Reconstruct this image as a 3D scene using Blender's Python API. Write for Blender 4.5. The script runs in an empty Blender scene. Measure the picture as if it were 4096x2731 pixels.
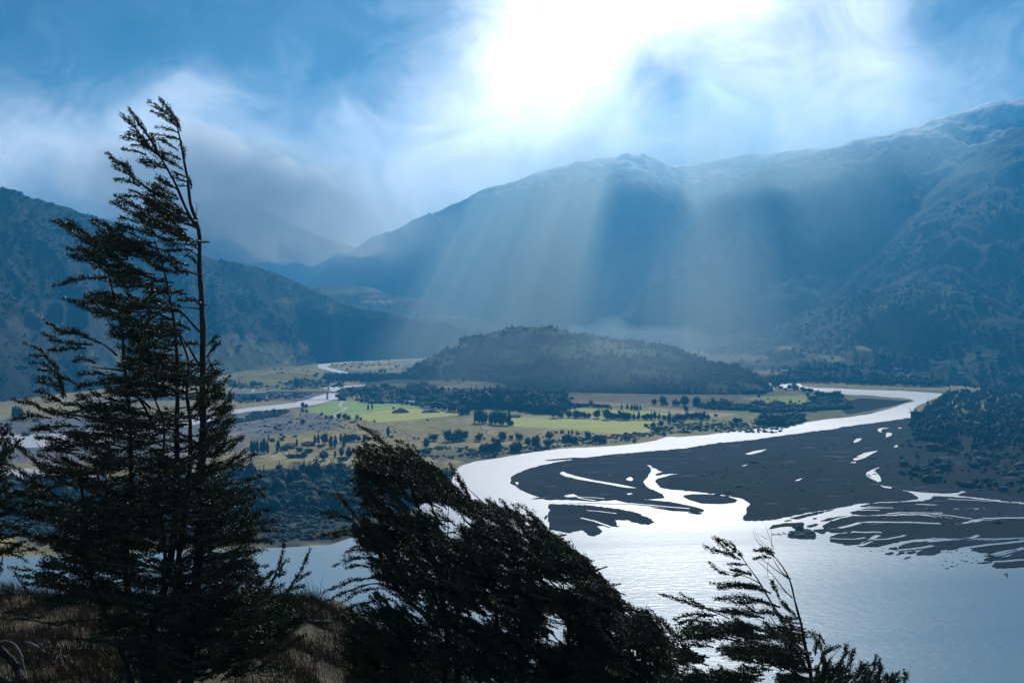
import bpy, math, random
import numpy as np
from mathutils import Vector, Matrix
from mathutils.geometry import delaunay_2d_cdt

random.seed(7)
rng = np.random.default_rng(11)
SC = bpy.context.scene
COL = SC.collection
R = math.radians

# ------------------------------------------------------------------ camera, sky, sun, exposure
CAM_H = 200.0                       # eye height above the lake
F = 4392.0                          # focal length in photo pixels (photo is 4096 wide)
CX, CY, HOR = 2048.0, 1365.5, 1219.0
PITCH = math.atan((CY - HOR) / F)
cd = bpy.data.cameras.new('camera'); cam = bpy.data.objects.new('camera', cd); COL.objects.link(cam)
cam.location = (0, 0, CAM_H); cam.rotation_euler = (math.pi / 2 - PITCH, 0, 0)
cd.sensor_width = 36.0; cd.lens = 36.0 * F / 4096.0; cd.clip_start = 0.3; cd.clip_end = 60000
SC.camera = cam

SUN_AZ, SUN_EL = R(9.0), R(33.0)
sl = bpy.data.lights.new('sun', 'SUN'); sun = bpy.data.objects.new('sun', sl); COL.objects.link(sun)
sl.energy = 4.4; sl.angle = R(9.0); sl.color = (1.0, 0.965, 0.91)
sd = Vector((math.sin(SUN_AZ) * math.cos(SUN_EL), math.cos(SUN_AZ) * math.cos(SUN_EL), math.sin(SUN_EL)))
sun.rotation_euler = sd.to_track_quat('Z', 'Y').to_euler()
sun.location = sd * 3000

SC.view_settings.view_transform = 'Standard'; SC.view_settings.look = 'None'
SC.view_settings.exposure = 0.15; SC.view_settings.gamma = 1.0; SC.view_settings.use_curve_mapping = False
try:
    SC.cycles.use_denoising = True
    SC.cycles.volume_bounces = 0
    SC.cycles.max_bounces = 5
    SC.cycles.transparent_max_bounces = 12
    SC.cycles.sample_clamp_indirect = 4
except Exception:
    pass

world = bpy.data.worlds.new('World'); SC.world = world; world.use_nodes = True

class NG:
    """small helper to write node graphs"""
    def __init__(s, nt): s.nt = nt
    def n(s, t, **kw):
        nd = s.nt.nodes.new(t)
        for k, v in kw.items(): setattr(nd, k, v)
        return nd
    def link(s, a, b): s.nt.links.new(a, b)
    def put(s, inp, v):
        if isinstance(v, (int, float)): inp.default_value = v
        elif isinstance(v, tuple): inp.default_value = v
        else: s.link(v, inp)
    def m(s, op, a, b=0.0, c=0.0, clamp=False):
        nd = s.n('ShaderNodeMath', operation=op); nd.use_clamp = clamp
        s.put(nd.inputs[0], a); s.put(nd.inputs[1], b); s.put(nd.inputs[2], c)
        return nd.outputs[0]
    def mix(s, f, a, b, mode='MIX'):
        nd = s.n('ShaderNodeMix', data_type='RGBA', blend_type=mode)
        s.put(nd.inputs[0], f)
        s.put(nd.inputs[6], a); s.put(nd.inputs[7], b)
        return nd.outputs[2]
    def noise(s, vec, scale, detail=4.0, rough=0.5, dist=0.0, fac=True):
        nd = s.n('ShaderNodeTexNoise'); s.put(nd.inputs['Vector'], vec)
        nd.inputs['Scale'].default_value = scale; nd.inputs['Detail'].default_value = detail
        nd.inputs['Roughness'].default_value = rough; nd.inputs['Distortion'].default_value = dist
        return nd.outputs[0] if fac else nd.outputs[1]
    def ramp(s, fac, stops, interp='EASE'):
        nd = s.n('ShaderNodeValToRGB'); s.put(nd.inputs[0], fac)
        cr = nd.color_ramp; cr.interpolation = interp
        while len(cr.elements) < len(stops): cr.elements.new(0.5)
        for e, (p, c) in zip(cr.elements, stops):
            e.position = p; e.color = tuple(c) + (1.0,) if len(c) == 3 else c
        return nd.outputs[0]
    def mapping(s, vec, scale=(1, 1, 1), loc=(0, 0, 0), rot=(0, 0, 0)):
        nd = s.n('ShaderNodeMapping'); s.put(nd.inputs[0], vec)
        nd.inputs['Scale'].default_value = scale; nd.inputs['Location'].default_value = loc; nd.inputs['Rotation'].default_value = rot
        return nd.outputs[0]

def build_sky():
    nt = world.node_tree; nt.nodes.clear(); g = NG(nt)
    tc = g.n('ShaderNodeTexCoord'); d = tc.outputs['Generated']
    sx = g.n('ShaderNodeSeparateXYZ'); g.link(d, sx.inputs[0])
    x, y, z = sx.outputs
    az = g.m('MULTIPLY', g.m('ARCTAN2', x, y), 180 / math.pi)          # degrees right of north (+Y)
    el = g.m('MULTIPLY', g.m('ARCSINE', z), 180 / math.pi)             # degrees above the horizon
    # cloud texture in sky coordinates, warped
    cx = g.n('ShaderNodeCombineXYZ'); g.link(az, cx.inputs[0]); g.link(el, cx.inputs[1])
    wv = g.noise(cx.outputs[0], 0.16, 5, 0.55, 0.0, fac=False)
    sub = g.n('ShaderNodeVectorMath', operation='SUBTRACT'); g.link(wv, sub.inputs[0]); sub.inputs[1].default_value = (.5, .5, .5)
    scl = g.n('ShaderNodeVectorMath', operation='SCALE'); g.link(sub.outputs[0], scl.inputs[0]); scl.inputs['Scale'].default_value = 5.0
    add = g.n('ShaderNodeVectorMath', operation='ADD'); g.link(cx.outputs[0], add.inputs[0]); g.link(scl.outputs[0], add.inputs[1])
    sw = g.n('ShaderNodeSeparateXYZ'); g.link(add.outputs[0], sw.inputs[0]); wa, we = sw.outputs[0], sw.outputs[1]
    def blob(ca, ce, ra, re, w, tilt=0.0, hard=1.0):
        da = g.m('SUBTRACT', wa, ca); de = g.m('SUBTRACT', we, ce)
        da = g.m('ADD', da, g.m('MULTIPLY', de, tilt))
        q = g.m('ADD', g.m('POWER', g.m('ABSOLUTE', g.m('DIVIDE', da, ra)), 2.0), g.m('POWER', g.m('ABSOLUTE', g.m('DIVIDE', de, re)), 2.0))
        if hard != 1.0: q = g.m('POWER', q, hard)
        return g.m('MULTIPLY', g.m('EXPONENT', g.m('MULTIPLY', q, -1.0)), w)
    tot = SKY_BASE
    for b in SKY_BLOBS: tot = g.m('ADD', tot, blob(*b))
    fine = g.noise(g.mapping(cx.outputs[0], (1.0, 1.35, 1.0), rot=(0, 0, -0.35)), 0.20, 9, 0.62, 1.1)
    wide = g.noise(g.mapping(cx.outputs[0], (0.7, 1.3, 1.0), loc=(4.1, 2.7, 0)), 0.085, 3, 0.5, 0.5)
    tot = g.m('ADD', tot, g.m('MULTIPLY', g.m('SUBTRACT', fine, 0.5), SKY_FINE))
    tot = g.m('ADD', tot, g.m('MULTIPLY', g.m('SUBTRACT', wide, 0.5), SKY_WIDE))
    # light shafts painted into the sky colour, fanning out away from the sun
    phi = g.m('ARCTAN2', g.m('SUBTRACT', az, math.degrees(SUN_AZ)), g.m('SUBTRACT', math.degrees(SUN_EL), el))
    cp = g.n('ShaderNodeCombineXYZ'); g.link(phi, cp.inputs[0]); g.link(g.m('MULTIPLY', el, 0.012), cp.inputs[1])
    ray_n = g.m('SUBTRACT', g.noise(cp.outputs[0], 6.0, 3, 0.5), 0.5)
    msk = g.m('MULTIPLY', g.m('DIVIDE', g.m('SUBTRACT', 17.0, el, clamp=False), 8.0, clamp=True), g.m('EXPONENT', g.m('MULTIPLY', g.m('POWER', g.m('DIVIDE', g.m('SUBTRACT', az, 7.0), 14.0), 2.0), -1.0)))
    tot = g.m('ADD', tot, g.m('MULTIPLY', g.m('MULTIPLY', ray_n, msk), 0.6))
    # lighter, broken deck overhead and behind
    back = g.m('MULTIPLY', g.m('SUBTRACT', 0.35, y, clamp=True), 1.6, clamp=True)
    tot = g.m('ADD', tot, g.m('MULTIPLY', back, 0.10))
    tot = g.m('MAXIMUM', tot, 0.0)
    col = g.ramp(g.m('MULTIPLY', tot, 0.5), SKY_RAMP, 'LINEAR')
    st = g.n('ShaderNodeTexSky', sky_type='NISHITA'); st.sun_disc = False
    st.sun_elevation = SUN_EL; st.sun_rotation = SUN_AZ; st.air_density = 1.2; st.dust_density = 2.0
    bg1 = g.n('ShaderNodeBackground'); g.link(st.outputs[0], bg1.inputs[0]); bg1.inputs[1].default_value = 0.05
    bg2 = g.n('ShaderNodeBackground'); g.link(col, bg2.inputs[0]); bg2.inputs[1].default_value = SKY_CLOUD
    mx = g.n('ShaderNodeMixShader'); mx.inputs[0].default_value = 0.92      # cloud covers nearly all of the sky
    g.link(bg1.outputs[0], mx.inputs[1]); g.link(bg2.outputs[0], mx.inputs[2])
    out = g.n('ShaderNodeOutputWorld'); g.link(mx.outputs[0], out.inputs[0])

SKY_CLOUD = 1.0
SKY_BASE = 0.07
SKY_FINE = 0.74
SKY_WIDE = 0.36
# azimuth, elevation, half widths (degrees), weight, tilt
SKY_BLOBS = [
    (2.6, 14.2, 6.2, 5.4, 0.98, -0.35),
    (-2.0, 8.5, 7.5, 4.5, 0.54, -0.6),
    (-8.0, 6.0, 7.0, 3.5, 0.24, 0.0),
    (8.8, 16.6, 4.0, 2.8, 0.85, 0.0),
    (12.3, 14.0, 3.0, 4.0, 0.52, 0.0),
    (17.3, 14.5, 3.4, 5.5, 0.66, 0.0),
    (12.0, 8.0, 12.0, 3.0, 0.20, 0.0),
    (7.2, 11.0, 2.2, 2.0, -0.22, 0.0),
    (-25.5, 7.5, 7.0, 2.7, 0.52, 0.0),
    (-18.0, 8.2, 5.0, 2.3, 0.34, 0.0),
    (-14.0, 11.3, 2.6, 1.5, 0.26, 0.0),
    (-19.5, 9.0, 7.0, 2.6, 0.24, 0.0),
    (18.5, 9.5, 7.0, 3.0, 0.26, 0.0),
    (24.0, 13.0, 4.0, 6.0, 0.12, 0.0),
    (-16.0, 10.0, 2.0, 1.0, 0.20, 0.0),
    (4.0, 14.5, 4.0, 3.0, 0.18, 0.0),
    (9.0, 9.5, 11.0, 3.6, 0.17, 0.0),
    (9.0, 34.0, 9.0, 8.0, 1.2, 0.0),
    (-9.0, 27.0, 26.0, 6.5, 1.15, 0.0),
    (0.0, 1.0, 60.0, 7.0, 0.30, 0.0),
]
SKY_RAMP = [(0.0, (0.014, 0.040, 0.09)), (0.12, (0.085, 0.14, 0.215)), (0.24, (0.36, 0.41, 0.48)), (0.36, (0.90, 0.92, 0.95)), (0.5, (1.6, 1.57, 1.55)), (1.0, (5.0, 4.9, 4.8))]
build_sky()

# ------------------------------------------------------------------ geometry helpers
def ray(px, py):
    u = (np.asarray(px, float) - CX) / F; v = (CY - np.asarray(py, float)) / F
    c, s = math.cos(PITCH), math.sin(PITCH)
    return u, c + s * v, c * v - s
def G(px, py, z=0.0):
    """point of the level z that the photo shows at px, py"""
    dx, dy, dz = ray(px, py); t = (z - CAM_H) / dz
    return np.stack([dx * t, dy * t, np.full_like(np.asarray(t, float), z)], -1)
def P(px, py, D):
    """point at distance D (metres north of the eye) that the photo shows at px, py"""
    dx, dy, dz = ray(px, py); t = np.asarray(D, float) / dy
    return np.stack([dx * t, dy * t, CAM_H + dz * t], -1)

VIEWS = {'V0': (0, 0, 2352 / 4096), 'R3': (1200, 1600, 1.38625), 'R4': (2600, 1900, 1.5722), 'R5': (850, 1250, 1.7422),
         'R6': (1700, 1250, 1.68), 'R7': (2700, 1200, 1.6848), 'Z1': (900, 1400, 3.36), 'Z2': (1500, 1450, 3.36),
         'Z3': (2100, 1450, 3.36), 'Z4': (2700, 1400, 3.36), 'Z5': (1000, 1650, 3.36), 'Z6': (3000, 1900, 2.146),
         'A2': (200, 380, 2.24), 'A3': (0, 1080, 2.0452), 'A4': (0, 1700, 1.8816), 'A5': (0, 2200, 2.352), 'A6': (900, 2150, 2.6988), 'S': (0, 0, 1.0)}
def S(view, pts):
    ox, oy, k = VIEWS[view]
    return [(ox + p[0] / k, oy + p[1] / k) + tuple(p[2:]) for p in pts]

def _h(ix, iy, seed):
    n = (ix.astype(np.int64) * 374761393 + iy.astype(np.int64) * 668265263 + seed * 1442695041) & 0x7fffffff
    n = ((n ^ (n >> 13)) * 1274126177) & 0x7fffffff
    return ((n ^ (n >> 16)) & 0xffff) / 65535.0
def vnoise(x, y, seed=0):
    x = np.asarray(x, float); y = np.asarray(y, float)
    x0 = np.floor(x); y0 = np.floor(y); fx = x - x0; fy = y - y0
    fx = fx * fx * fx * (fx * (fx * 6 - 15) + 10); fy = fy * fy * fy * (fy * (fy * 6 - 15) + 10)
    a = _h(x0, y0, seed); b = _h(x0 + 1, y0, seed); c = _h(x0, y0 + 1, seed); d = _h(x0 + 1, y0 + 1, seed)
    return (a * (1 - fx) + b * fx) * (1 - fy) + (c * (1 - fx) + d * fx) * fy
def fbm(x, y, octv=5, seed=0, gain=0.5, ridge=False):
    t = 0.0; a = 1.0; n = 0.0
    for i in range(octv):
        v = vnoise(np.asarray(x) * 2 ** i + 17.3 * i, np.asarray(y) * 2 ** i - 9.1 * i, seed + i) * 2 - 1
        if ridge: v = 1 - 2 * np.abs(v)
        t = t + v * a; n += a; a *= gain
    return t / n

def mesh_obj(name, verts, faces, mat, parent=None, smooth=False, cover=None):
    """verts Nx3, faces MxK (all of one size) or a list of lists"""
    me = bpy.data.meshes.new(name)
    verts = np.asarray(verts, np.float32)
    if isinstance(faces, np.ndarray):
        m, k = faces.shape
        me.vertices.add(len(verts)); me.vertices.foreach_set('co', verts.ravel())
        me.loops.add(m * k); me.loops.foreach_set('vertex_index', faces.astype(np.int32).ravel())
        me.polygons.add(m); me.polygons.foreach_set('loop_start', np.arange(0, m * k, k, dtype=np.int32))
        me.polygons.foreach_set('loop_total', np.full(m, k, np.int32))
        me.update(calc_edges=True)
    else:
        me.from_pydata(verts.tolist(), [], faces); me.update()
    if smooth: me.polygons.foreach_set('use_smooth', np.ones(len(me.polygons), bool))
    if cover is not None:
        at = me.attributes.new('cover', 'FLOAT_COLOR', 'POINT')
        c4 = np.ones((len(verts), 4), np.float32); c4[:, :3] = cover
        at.data.foreach_set('color', c4.ravel())
    me.validate()
    if mat is not None: me.materials.append(mat)
    o = bpy.data.objects.new(name, me); COL.objects.link(o)
    if parent is not None: o.parent = parent
    return o
def tag(o, label=None, cat=None, group=None, kind=None):
    if label: o['label'] = label
    if cat: o['category'] = cat
    if group: o['group'] = group
    if kind: o['kind'] = kind
    return o
def empty(name, loc, label, cat, group=None):
    o = bpy.data.objects.new(name, None); COL.objects.link(o); o.location = loc
    o.empty_display_size = 0.5
    return tag(o, label, cat, group)

# ------------------------------------------------------------------ materials
def new_mat(name):
    m = bpy.data.materials.new(name); m.use_nodes = True; m.node_tree.nodes.clear()
    g = NG(m.node_tree); out = g.n('ShaderNodeOutputMaterial')
    b = g.n('ShaderNodeBsdfPrincipled'); g.link(b.outputs[0], out.inputs[0])
    b.inputs['Roughness'].default_value = 0.9; b.inputs['Specular IOR Level'].default_value = 0.2
    return m, g, b
def objvec(g): return g.n('ShaderNodeTexCoord').outputs['Object']
def mat_cover(name, scales=((0.004, 0.5), (0.03, 0.5)), bump=0.0, bscale=0.05, snow=None):
    """land cover colour held by the mesh, broken up by noise of several sizes"""
    m, g, b = new_mat(name)
    at = g.n('ShaderNodeAttribute', attribute_name='cover'); col = at.outputs['Color']
    v = objvec(g)
    k = 1.0
    for s, a in scales:
        n = g.noise(v, s, 5, 0.6)
        k = g.m('MULTIPLY', k, g.m('ADD', 1.0 - a, g.m('MULTIPLY', g.m('MULTIPLY', n, n), a * 3.4)))
    cc = g.n('ShaderNodeCombineXYZ')
    for i in range(3): g.put(cc.inputs[i], k)
    col = g.mix(1.0, col, cc.outputs[0], 'MULTIPLY')
    if snow:
        sp = g.n('ShaderNodeSeparateXYZ'); g.link(v, sp.inputs[0])
        n = g.noise(g.mapping(v, (1, 1, 2.2), rot=(0, 0.5, 0)), 0.008, 9, 0.70, 0.8)
        f = g.m('ADD', g.m('DIVIDE', g.m('SUBTRACT', sp.outputs[2], snow[0]), snow[1]), g.m('MULTIPLY', g.m('SUBTRACT', n, 0.5), 5.5))
        f = g.m('MULTIPLY', g.m('SMOOTH_MIN', g.m('MAXIMUM', f, 0.0), 1.0, 0.2), 1.0, clamp=True)
        col = g.mix(f, col, (0.8, 0.82, 0.86, 1))
    g.link(col, b.inputs['Base Color'])
    if bump:
        bp = g.n('ShaderNodeBump'); bp.inputs['Strength'].default_value = 1.0; bp.inputs['Distance'].default_value = bump
        g.link(g.noise(v, bscale, 6, 0.65), bp.inputs['Height']); g.link(bp.outputs[0], b.inputs['Normal'])
    b.inputs['Specular IOR Level'].default_value = 0.05
    return m
def mat_flat(name, c1, c2, scale, detail=5, rough=0.9, spec=0.2, aniso=(1, 1, 1), c3=None, s3=0.01, bump=0.0):
    m, g, b = new_mat(name); v = objvec(g)
    n = g.noise(g.mapping(v, aniso), scale, detail, 0.6)
    col = g.ramp(n, [(0.33, c1), (0.67, c2)], 'LINEAR')
    if c3: col = g.mix(g.ramp(g.noise(v, s3, 5, 0.6, 0.5), [(0.45, (0, 0, 0)), (0.6, (1, 1, 1))]), col, c3 + (1,))
    g.link(col, b.inputs['Base Color']); b.inputs['Roughness'].default_value = rough; b.inputs['Specular IOR Level'].default_value = spec
    if bump:
        bp = g.n('ShaderNodeBump'); bp.inputs['Strength'].default_value = 0.8; bp.inputs['Distance'].default_value = bump
        g.link(n, bp.inputs['Height']); g.link(bp.outputs[0], b.inputs['Normal'])
    return m
def mat_water(name):
    m, g, b = new_mat(name); v = objvec(g)
    b.inputs['IOR'].default_value = 1.333
    b.inputs['Specular IOR Level'].default_value = 0.5
    big = g.noise(g.mapping(v, (0.35, 1.6, 1)), 0.006, 4, 0.55, 0.8)
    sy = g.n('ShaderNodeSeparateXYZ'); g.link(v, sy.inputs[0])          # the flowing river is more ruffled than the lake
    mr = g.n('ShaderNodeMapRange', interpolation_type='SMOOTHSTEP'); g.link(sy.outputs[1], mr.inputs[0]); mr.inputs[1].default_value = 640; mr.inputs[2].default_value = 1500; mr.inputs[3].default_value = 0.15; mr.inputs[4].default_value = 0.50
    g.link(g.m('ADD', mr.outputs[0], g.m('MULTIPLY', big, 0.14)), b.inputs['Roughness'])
    g.link(g.mix(g.m('DIVIDE', g.m('SUBTRACT', mr.outputs[0], 0.15), 0.35), (0.15, 0.25, 0.31, 1), (0.52, 0.52, 0.54, 1)), b.inputs['Base Color'])   # paler upstream: milky silt, with bright sky glare painted into the colour
    w1 = g.noise(g.mapping(v, (0.45, 1.0, 1), rot=(0, 0, 0.25)), 0.22, 3, 0.55, 0.3)
    w2 = g.noise(g.mapping(v, (0.5, 1.0, 1), rot=(0, 0, -0.15)), 0.7, 2, 0.5)
    h = g.m('ADD', g.m('MULTIPLY', w1, 1.0), g.m('MULTIPLY', w2, 0.30))
    h = g.m('MULTIPLY', h, g.m('ADD', 0.35, g.m('MULTIPLY', g.m('MULTIPLY', big, big), 2.2)))
    bp = g.n('ShaderNodeBump'); bp.inputs['Strength'].default_value = 1.0; bp.inputs['Distance'].default_value = WAVE
    g.link(h, bp.inputs['Height']); g.link(bp.outputs[0], b.inputs['Normal'])
    return m
WAVE = 0.25
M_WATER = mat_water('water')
M_LAND = mat_cover('valley_grass', ((0.006, 0.35), (0.05, 0.45)), bump=0.6, bscale=0.12)
M_HILL = mat_cover('hillside', ((0.005, 0.5), (0.03, 0.5)), bump=4.0, bscale=0.06)
M_MOUNT = mat_cover('mountain', ((0.0022, 0.7), (0.012, 0.8)), bump=16.0, bscale=0.018, snow=(930.0, 110.0))
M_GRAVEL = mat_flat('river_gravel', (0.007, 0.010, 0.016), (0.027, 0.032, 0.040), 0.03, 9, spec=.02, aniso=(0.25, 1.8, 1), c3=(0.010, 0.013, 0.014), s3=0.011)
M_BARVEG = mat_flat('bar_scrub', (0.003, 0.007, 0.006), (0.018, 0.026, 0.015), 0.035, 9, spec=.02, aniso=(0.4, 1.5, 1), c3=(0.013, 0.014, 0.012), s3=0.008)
M_FIELD = mat_flat('pasture', (0.33, 0.35, 0.045), (0.46, 0.44, 0.085), 0.02, 6, aniso=(0.5, 1.5, 1))
M_FIELDB = mat_flat('bright_pasture', (0.18, 0.30, 0.035), (0.25, 0.38, 0.055), 0.02, 6)
M_TAN = mat_flat('dry_field', (0.30, 0.22, 0.11), (0.42, 0.32, 0.17), 0.03, 6)
M_ROAD = mat_flat('gravel_road', (0.42, 0.40, 0.38), (0.55, 0.53, 0.5), 0.3, 4)
M_FAR_TREE = mat_flat('far_foliage', (0.016, 0.030, 0.018), (0.058, 0.076, 0.034), 0.35, 3)
M_FAR_CONIFER = mat_flat('far_conifer', (0.014, 0.024, 0.020), (0.027, 0.039, 0.026), 0.35, 3)
# ------------------------------------------------------------------ water, bars, fields
def in_poly(x, y, poly):
    poly = np.array([p[:2] for p in poly]); ins = np.zeros(len(x), bool); j = len(poly) - 1
    for i in range(len(poly)):
        xi, yi = poly[i]; xj, yj = poly[j]
        c = ((yi > y) != (yj > y)) & (x < (xj - xi) * (y - yi) / (yj - yi + 1e-12) + xi)
        ins ^= c; j = i
    return ins
def densify(pts, step=7.0, jx=3.0, jy=1.0, seed=1, closed=True):
    out = []
    n = len(pts)
    for i in range(n if closed else n - 1):
        a = np.array(pts[i][:2], float); b = np.array(pts[(i + 1) % n][:2], float)
        k = max(1, int(min(60, np.hypot(*(b - a)) / step)))
        for j in range(k): out.append(a + (b - a) * j / k)
    if not closed: out.append(np.array(pts[-1][:2], float))
    out = np.array(out)
    # round the corners a little, then fray the edge
    if closed:
        for _ in range(2): out = 0.25 * np.roll(out, 1, 0) + 0.5 * out + 0.25 * np.roll(out, -1, 0)
    s = np.arange(len(out)) * 0.37
    out[:, 0] += jx * fbm(s, s * 0 + seed, 3, seed); out[:, 1] += jy * fbm(s, s * 0 + seed + 50, 3, seed + 9)
    return out
def sheet(name, pts, z, mat, kind='structure', skirt=0.0, step=7.0, jx=3.0, jy=1.0, seed=1):
    q = densify(pts, step, jx, jy, seed)
    w = G(q[:, 0], q[:, 1], z)
    n = len(w); c0 = w.mean(0)
    vs, _, tri, ov, _, _ = delaunay_2d_cdt([Vector((p[0] - c0[0], p[1] - c0[1])) for p in w], [(i, (i + 1) % n) for i in range(n)], [], 1, 1e-4)
    top = np.array([(p[0] + c0[0], p[1] + c0[1], z) for p in vs])
    faces = []
    for t in tri:
        a, b, c = (top[i] for i in t[:3])
        t = list(t)
        if (b[0] - a[0]) * (c[1] - a[1]) - (b[1] - a[1]) * (c[0] - a[0]) < 0: t.reverse()
        faces.append(t)
    v = top
    if skirt:
        low = w.copy(); low[:, 2] = z - skirt; m = len(top)
        v = np.concatenate([top, w, low]); faces += [[m + i, m + (i + 1) % n, m + n + (i + 1) % n, m + n + i] for i in range(n)]
    o = mesh_obj(name, v, faces, mat)
    return tag(o, kind=kind) if kind else o
def strip(name, pts, width, z, mat, zfun=None):
    """a road of the given width (m) along photo points"""
    q = np.array([p[:2] for p in pts], float)
    d = np.r_[0, np.cumsum(np.hypot(*np.diff(q, axis=0).T))]; u = np.arange(0, d[-1] + 1, 5.0)
    q = np.stack([np.interp(u, d, q[:, 0]), np.interp(u, d, q[:, 1])], 1)
    for _ in range(2): q[1:-1] = 0.25 * q[:-2] + 0.5 * q[1:-1] + 0.25 * q[2:]
    w = G(q[:, 0], q[:, 1], z)
    t = np.gradient(w[:, :2], axis=0); t /= np.maximum(np.hypot(t[:, 0], t[:, 1]), 1e-6)[:, None]
    nrm = np.stack([-t[:, 1], t[:, 0]], 1) * width / 2
    a = w.copy(); b = w.copy(); a[:, :2] += nrm; b[:, :2] -= nrm
    if zfun is not None:
        a[:, 2] = zfun(a[:, 0], a[:, 1]) + z; b[:, 2] = zfun(b[:, 0], b[:, 1]) + z
    n = len(w)
    f = np.array([[i, n + i, n + i + 1, i + 1] for i in range(n - 1)])
    return tag(mesh_obj(name, np.concatenate([a, b]), f, mat), kind='structure')

M_SILT = mat_flat('silt', (0.06, 0.065, 0.075), (0.11, 0.115, 0.12), 0.06, 6, spec=.02)
# colours of land cover
C_GRASS = (0.31, 0.25, 0.105); C_OLIVE = (0.17, 0.165, 0.068); C_DARK = (0.055, 0.06, 0.035); C_GRAV = (0.165, 0.165, 0.17)
C_TAN = (0.33, 0.25, 0.145); C_PALE = (0.42, 0.335, 0.16); C_FOREST = (0.028, 0.038, 0.022); C_MEAD = (0.25, 0.24, 0.085); C_ROCK = (0.15, 0.14, 0.13)
def paint(px, py, base, patches, seed=3):
    """land cover colour for points seen at px, py (photo frame of 2352 wide): soft-edged patches on a base"""
    x = np.asarray(px) / 1.7415; y = np.asarray(py) / 1.7415
    col = np.empty(x.shape + (3,)); col[...] = base
    wx = fbm(x / 40, y / 14, 4, seed) * 0.5; wy = fbm(x / 36 + 9, y / 12, 4, seed + 5) * 0.5
    for cx, cy, rx, ry, c in patches:
        r = np.hypot((x - cx) / rx + wx, (y - cy) / ry + wy)
        f = np.clip((1.08 - r) / 0.28, 0, 1)[..., None]
        col = col * (1 - f) + np.array(c) * f
    return col

def ground():
    rows = np.r_[np.arange(1299, 1500, 5), np.arange(1500, 2000, 6), np.arange(2000, 2900, 14)].astype(float)
    cols = np.r_[np.arange(-9000, -700, 300), np.arange(-700, 4800, 11), np.arange(4800, 13000, 300)].astype(float)
    PX, PY = np.meshgrid(cols, rows)
    w = G(PX, PY, 0.0)
    w[..., 0] = np.clip(w[..., 0], -6400, 6400)
    pat = [(1500, 985, 700, 45, C_PALE), (900, 1000, 420, 40, C_GRASS), (1150, 1045, 330, 22, C_OLIVE), (1700, 965, 250, 45, C_MEAD), (1560, 918, 330, 14, C_TAN), (1800, 915, 160, 10, C_TAN),
           (600, 975, 190, 22, C_GRAV), (560, 955, 140, 14, C_GRAV), (620, 908, 150, 12, C_GRAV), (790, 858, 70, 12, C_GRAV), (200, 1010, 420, 60, C_GRAV),
           (700, 1100, 360, 25, C_DARK), (760, 1165, 420, 90, C_DARK), (680, 1225, 200, 36, (0.030, 0.036, 0.028)), (690, 1243, 90, 6, (0.09, 0.088, 0.075)), (200, 1180, 420, 70, (0.10, 0.10, 0.085)), (870, 838, 110, 10, C_PALE), (650, 880, 120, 16, C_MEAD), (700, 862, 60, 8, C_PALE),
           (1900, 950, 140, 30, C_OLIVE), (2000, 900, 200, 6, C_OLIVE), (1000, 940, 280, 22, C_MEAD), (900, 1060, 150, 12, C_PALE), (700, 1050, 110, 10, C_PALE), (1250, 1010, 300, 14, C_GRASS)]
    cov = paint(PX, PY, C_GRASS, pat)
    nr, nc = PX.shape
    extra = [np.stack([w[-1, :, 0], np.full(nc, yy), np.zeros(nc)], -1) for yy in (250.0, -590.0)]
    w = np.concatenate([w, np.array(extra)]); cov = np.concatenate([cov, np.repeat(cov[-1:], 2, 0)]); nr += 2
    idx = np.arange(nr * nc).reshape(nr, nc)
    f = np.stack([idx[1:, :-1], idx[1:, 1:], idx[:-1, 1:], idx[:-1, :-1]], -1).reshape(-1, 4)
    o = mesh_obj('ground', w.reshape(-1, 3), f, M_LAND, cover=cov.reshape(-1, 3), smooth=True)
    return tag(o, kind='structure')
ground()

lake = S('V0', [(-1400, 1390), (-600, 1320), (0, 1278), (300, 1268), (500, 1262), (650, 1257), (760, 1250), (860, 1215), (960, 1165), (1030, 1120), (1045, 1085)]) \
     + S('R6', [(225, 1035), (330, 1000), (440, 985), (560, 965), (710, 940), (900, 915), (1100, 905), (1300, 893), (1420, 880), (1540, 862), (1620, 837), (1660, 830), (1690, 838), (1900, 820), (2100, 795), (2330, 770)]) \
     + S('R7', [(200, 905), (440, 880), (600, 862), (770, 850), (860, 828), (900, 820), (1000, 805), (1150, 790), (1300, 770), (1400, 745), (1500, 715), (1560, 690), (1620, 683), (1600, 670), (1540, 660), (1440, 655), (1300, 640), (1180, 638), (1060, 625), (930, 606),
                (890, 600), (890, 592), (930, 592), (1020, 592), (1150, 598), (1300, 605), (1500, 610), (1700, 622), (1810, 628), (1790, 650), (1740, 665), (1690, 690), (1650, 705), (1610, 725), (1600, 760), (1580, 800), (1700, 900), (2352, 1000), (4200, 1100)]) \
     + S('R4', [(6000, 1400), (-5000, 1400)])
sheet('lake', lake, 0.25, M_WATER, seed=2)

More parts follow.
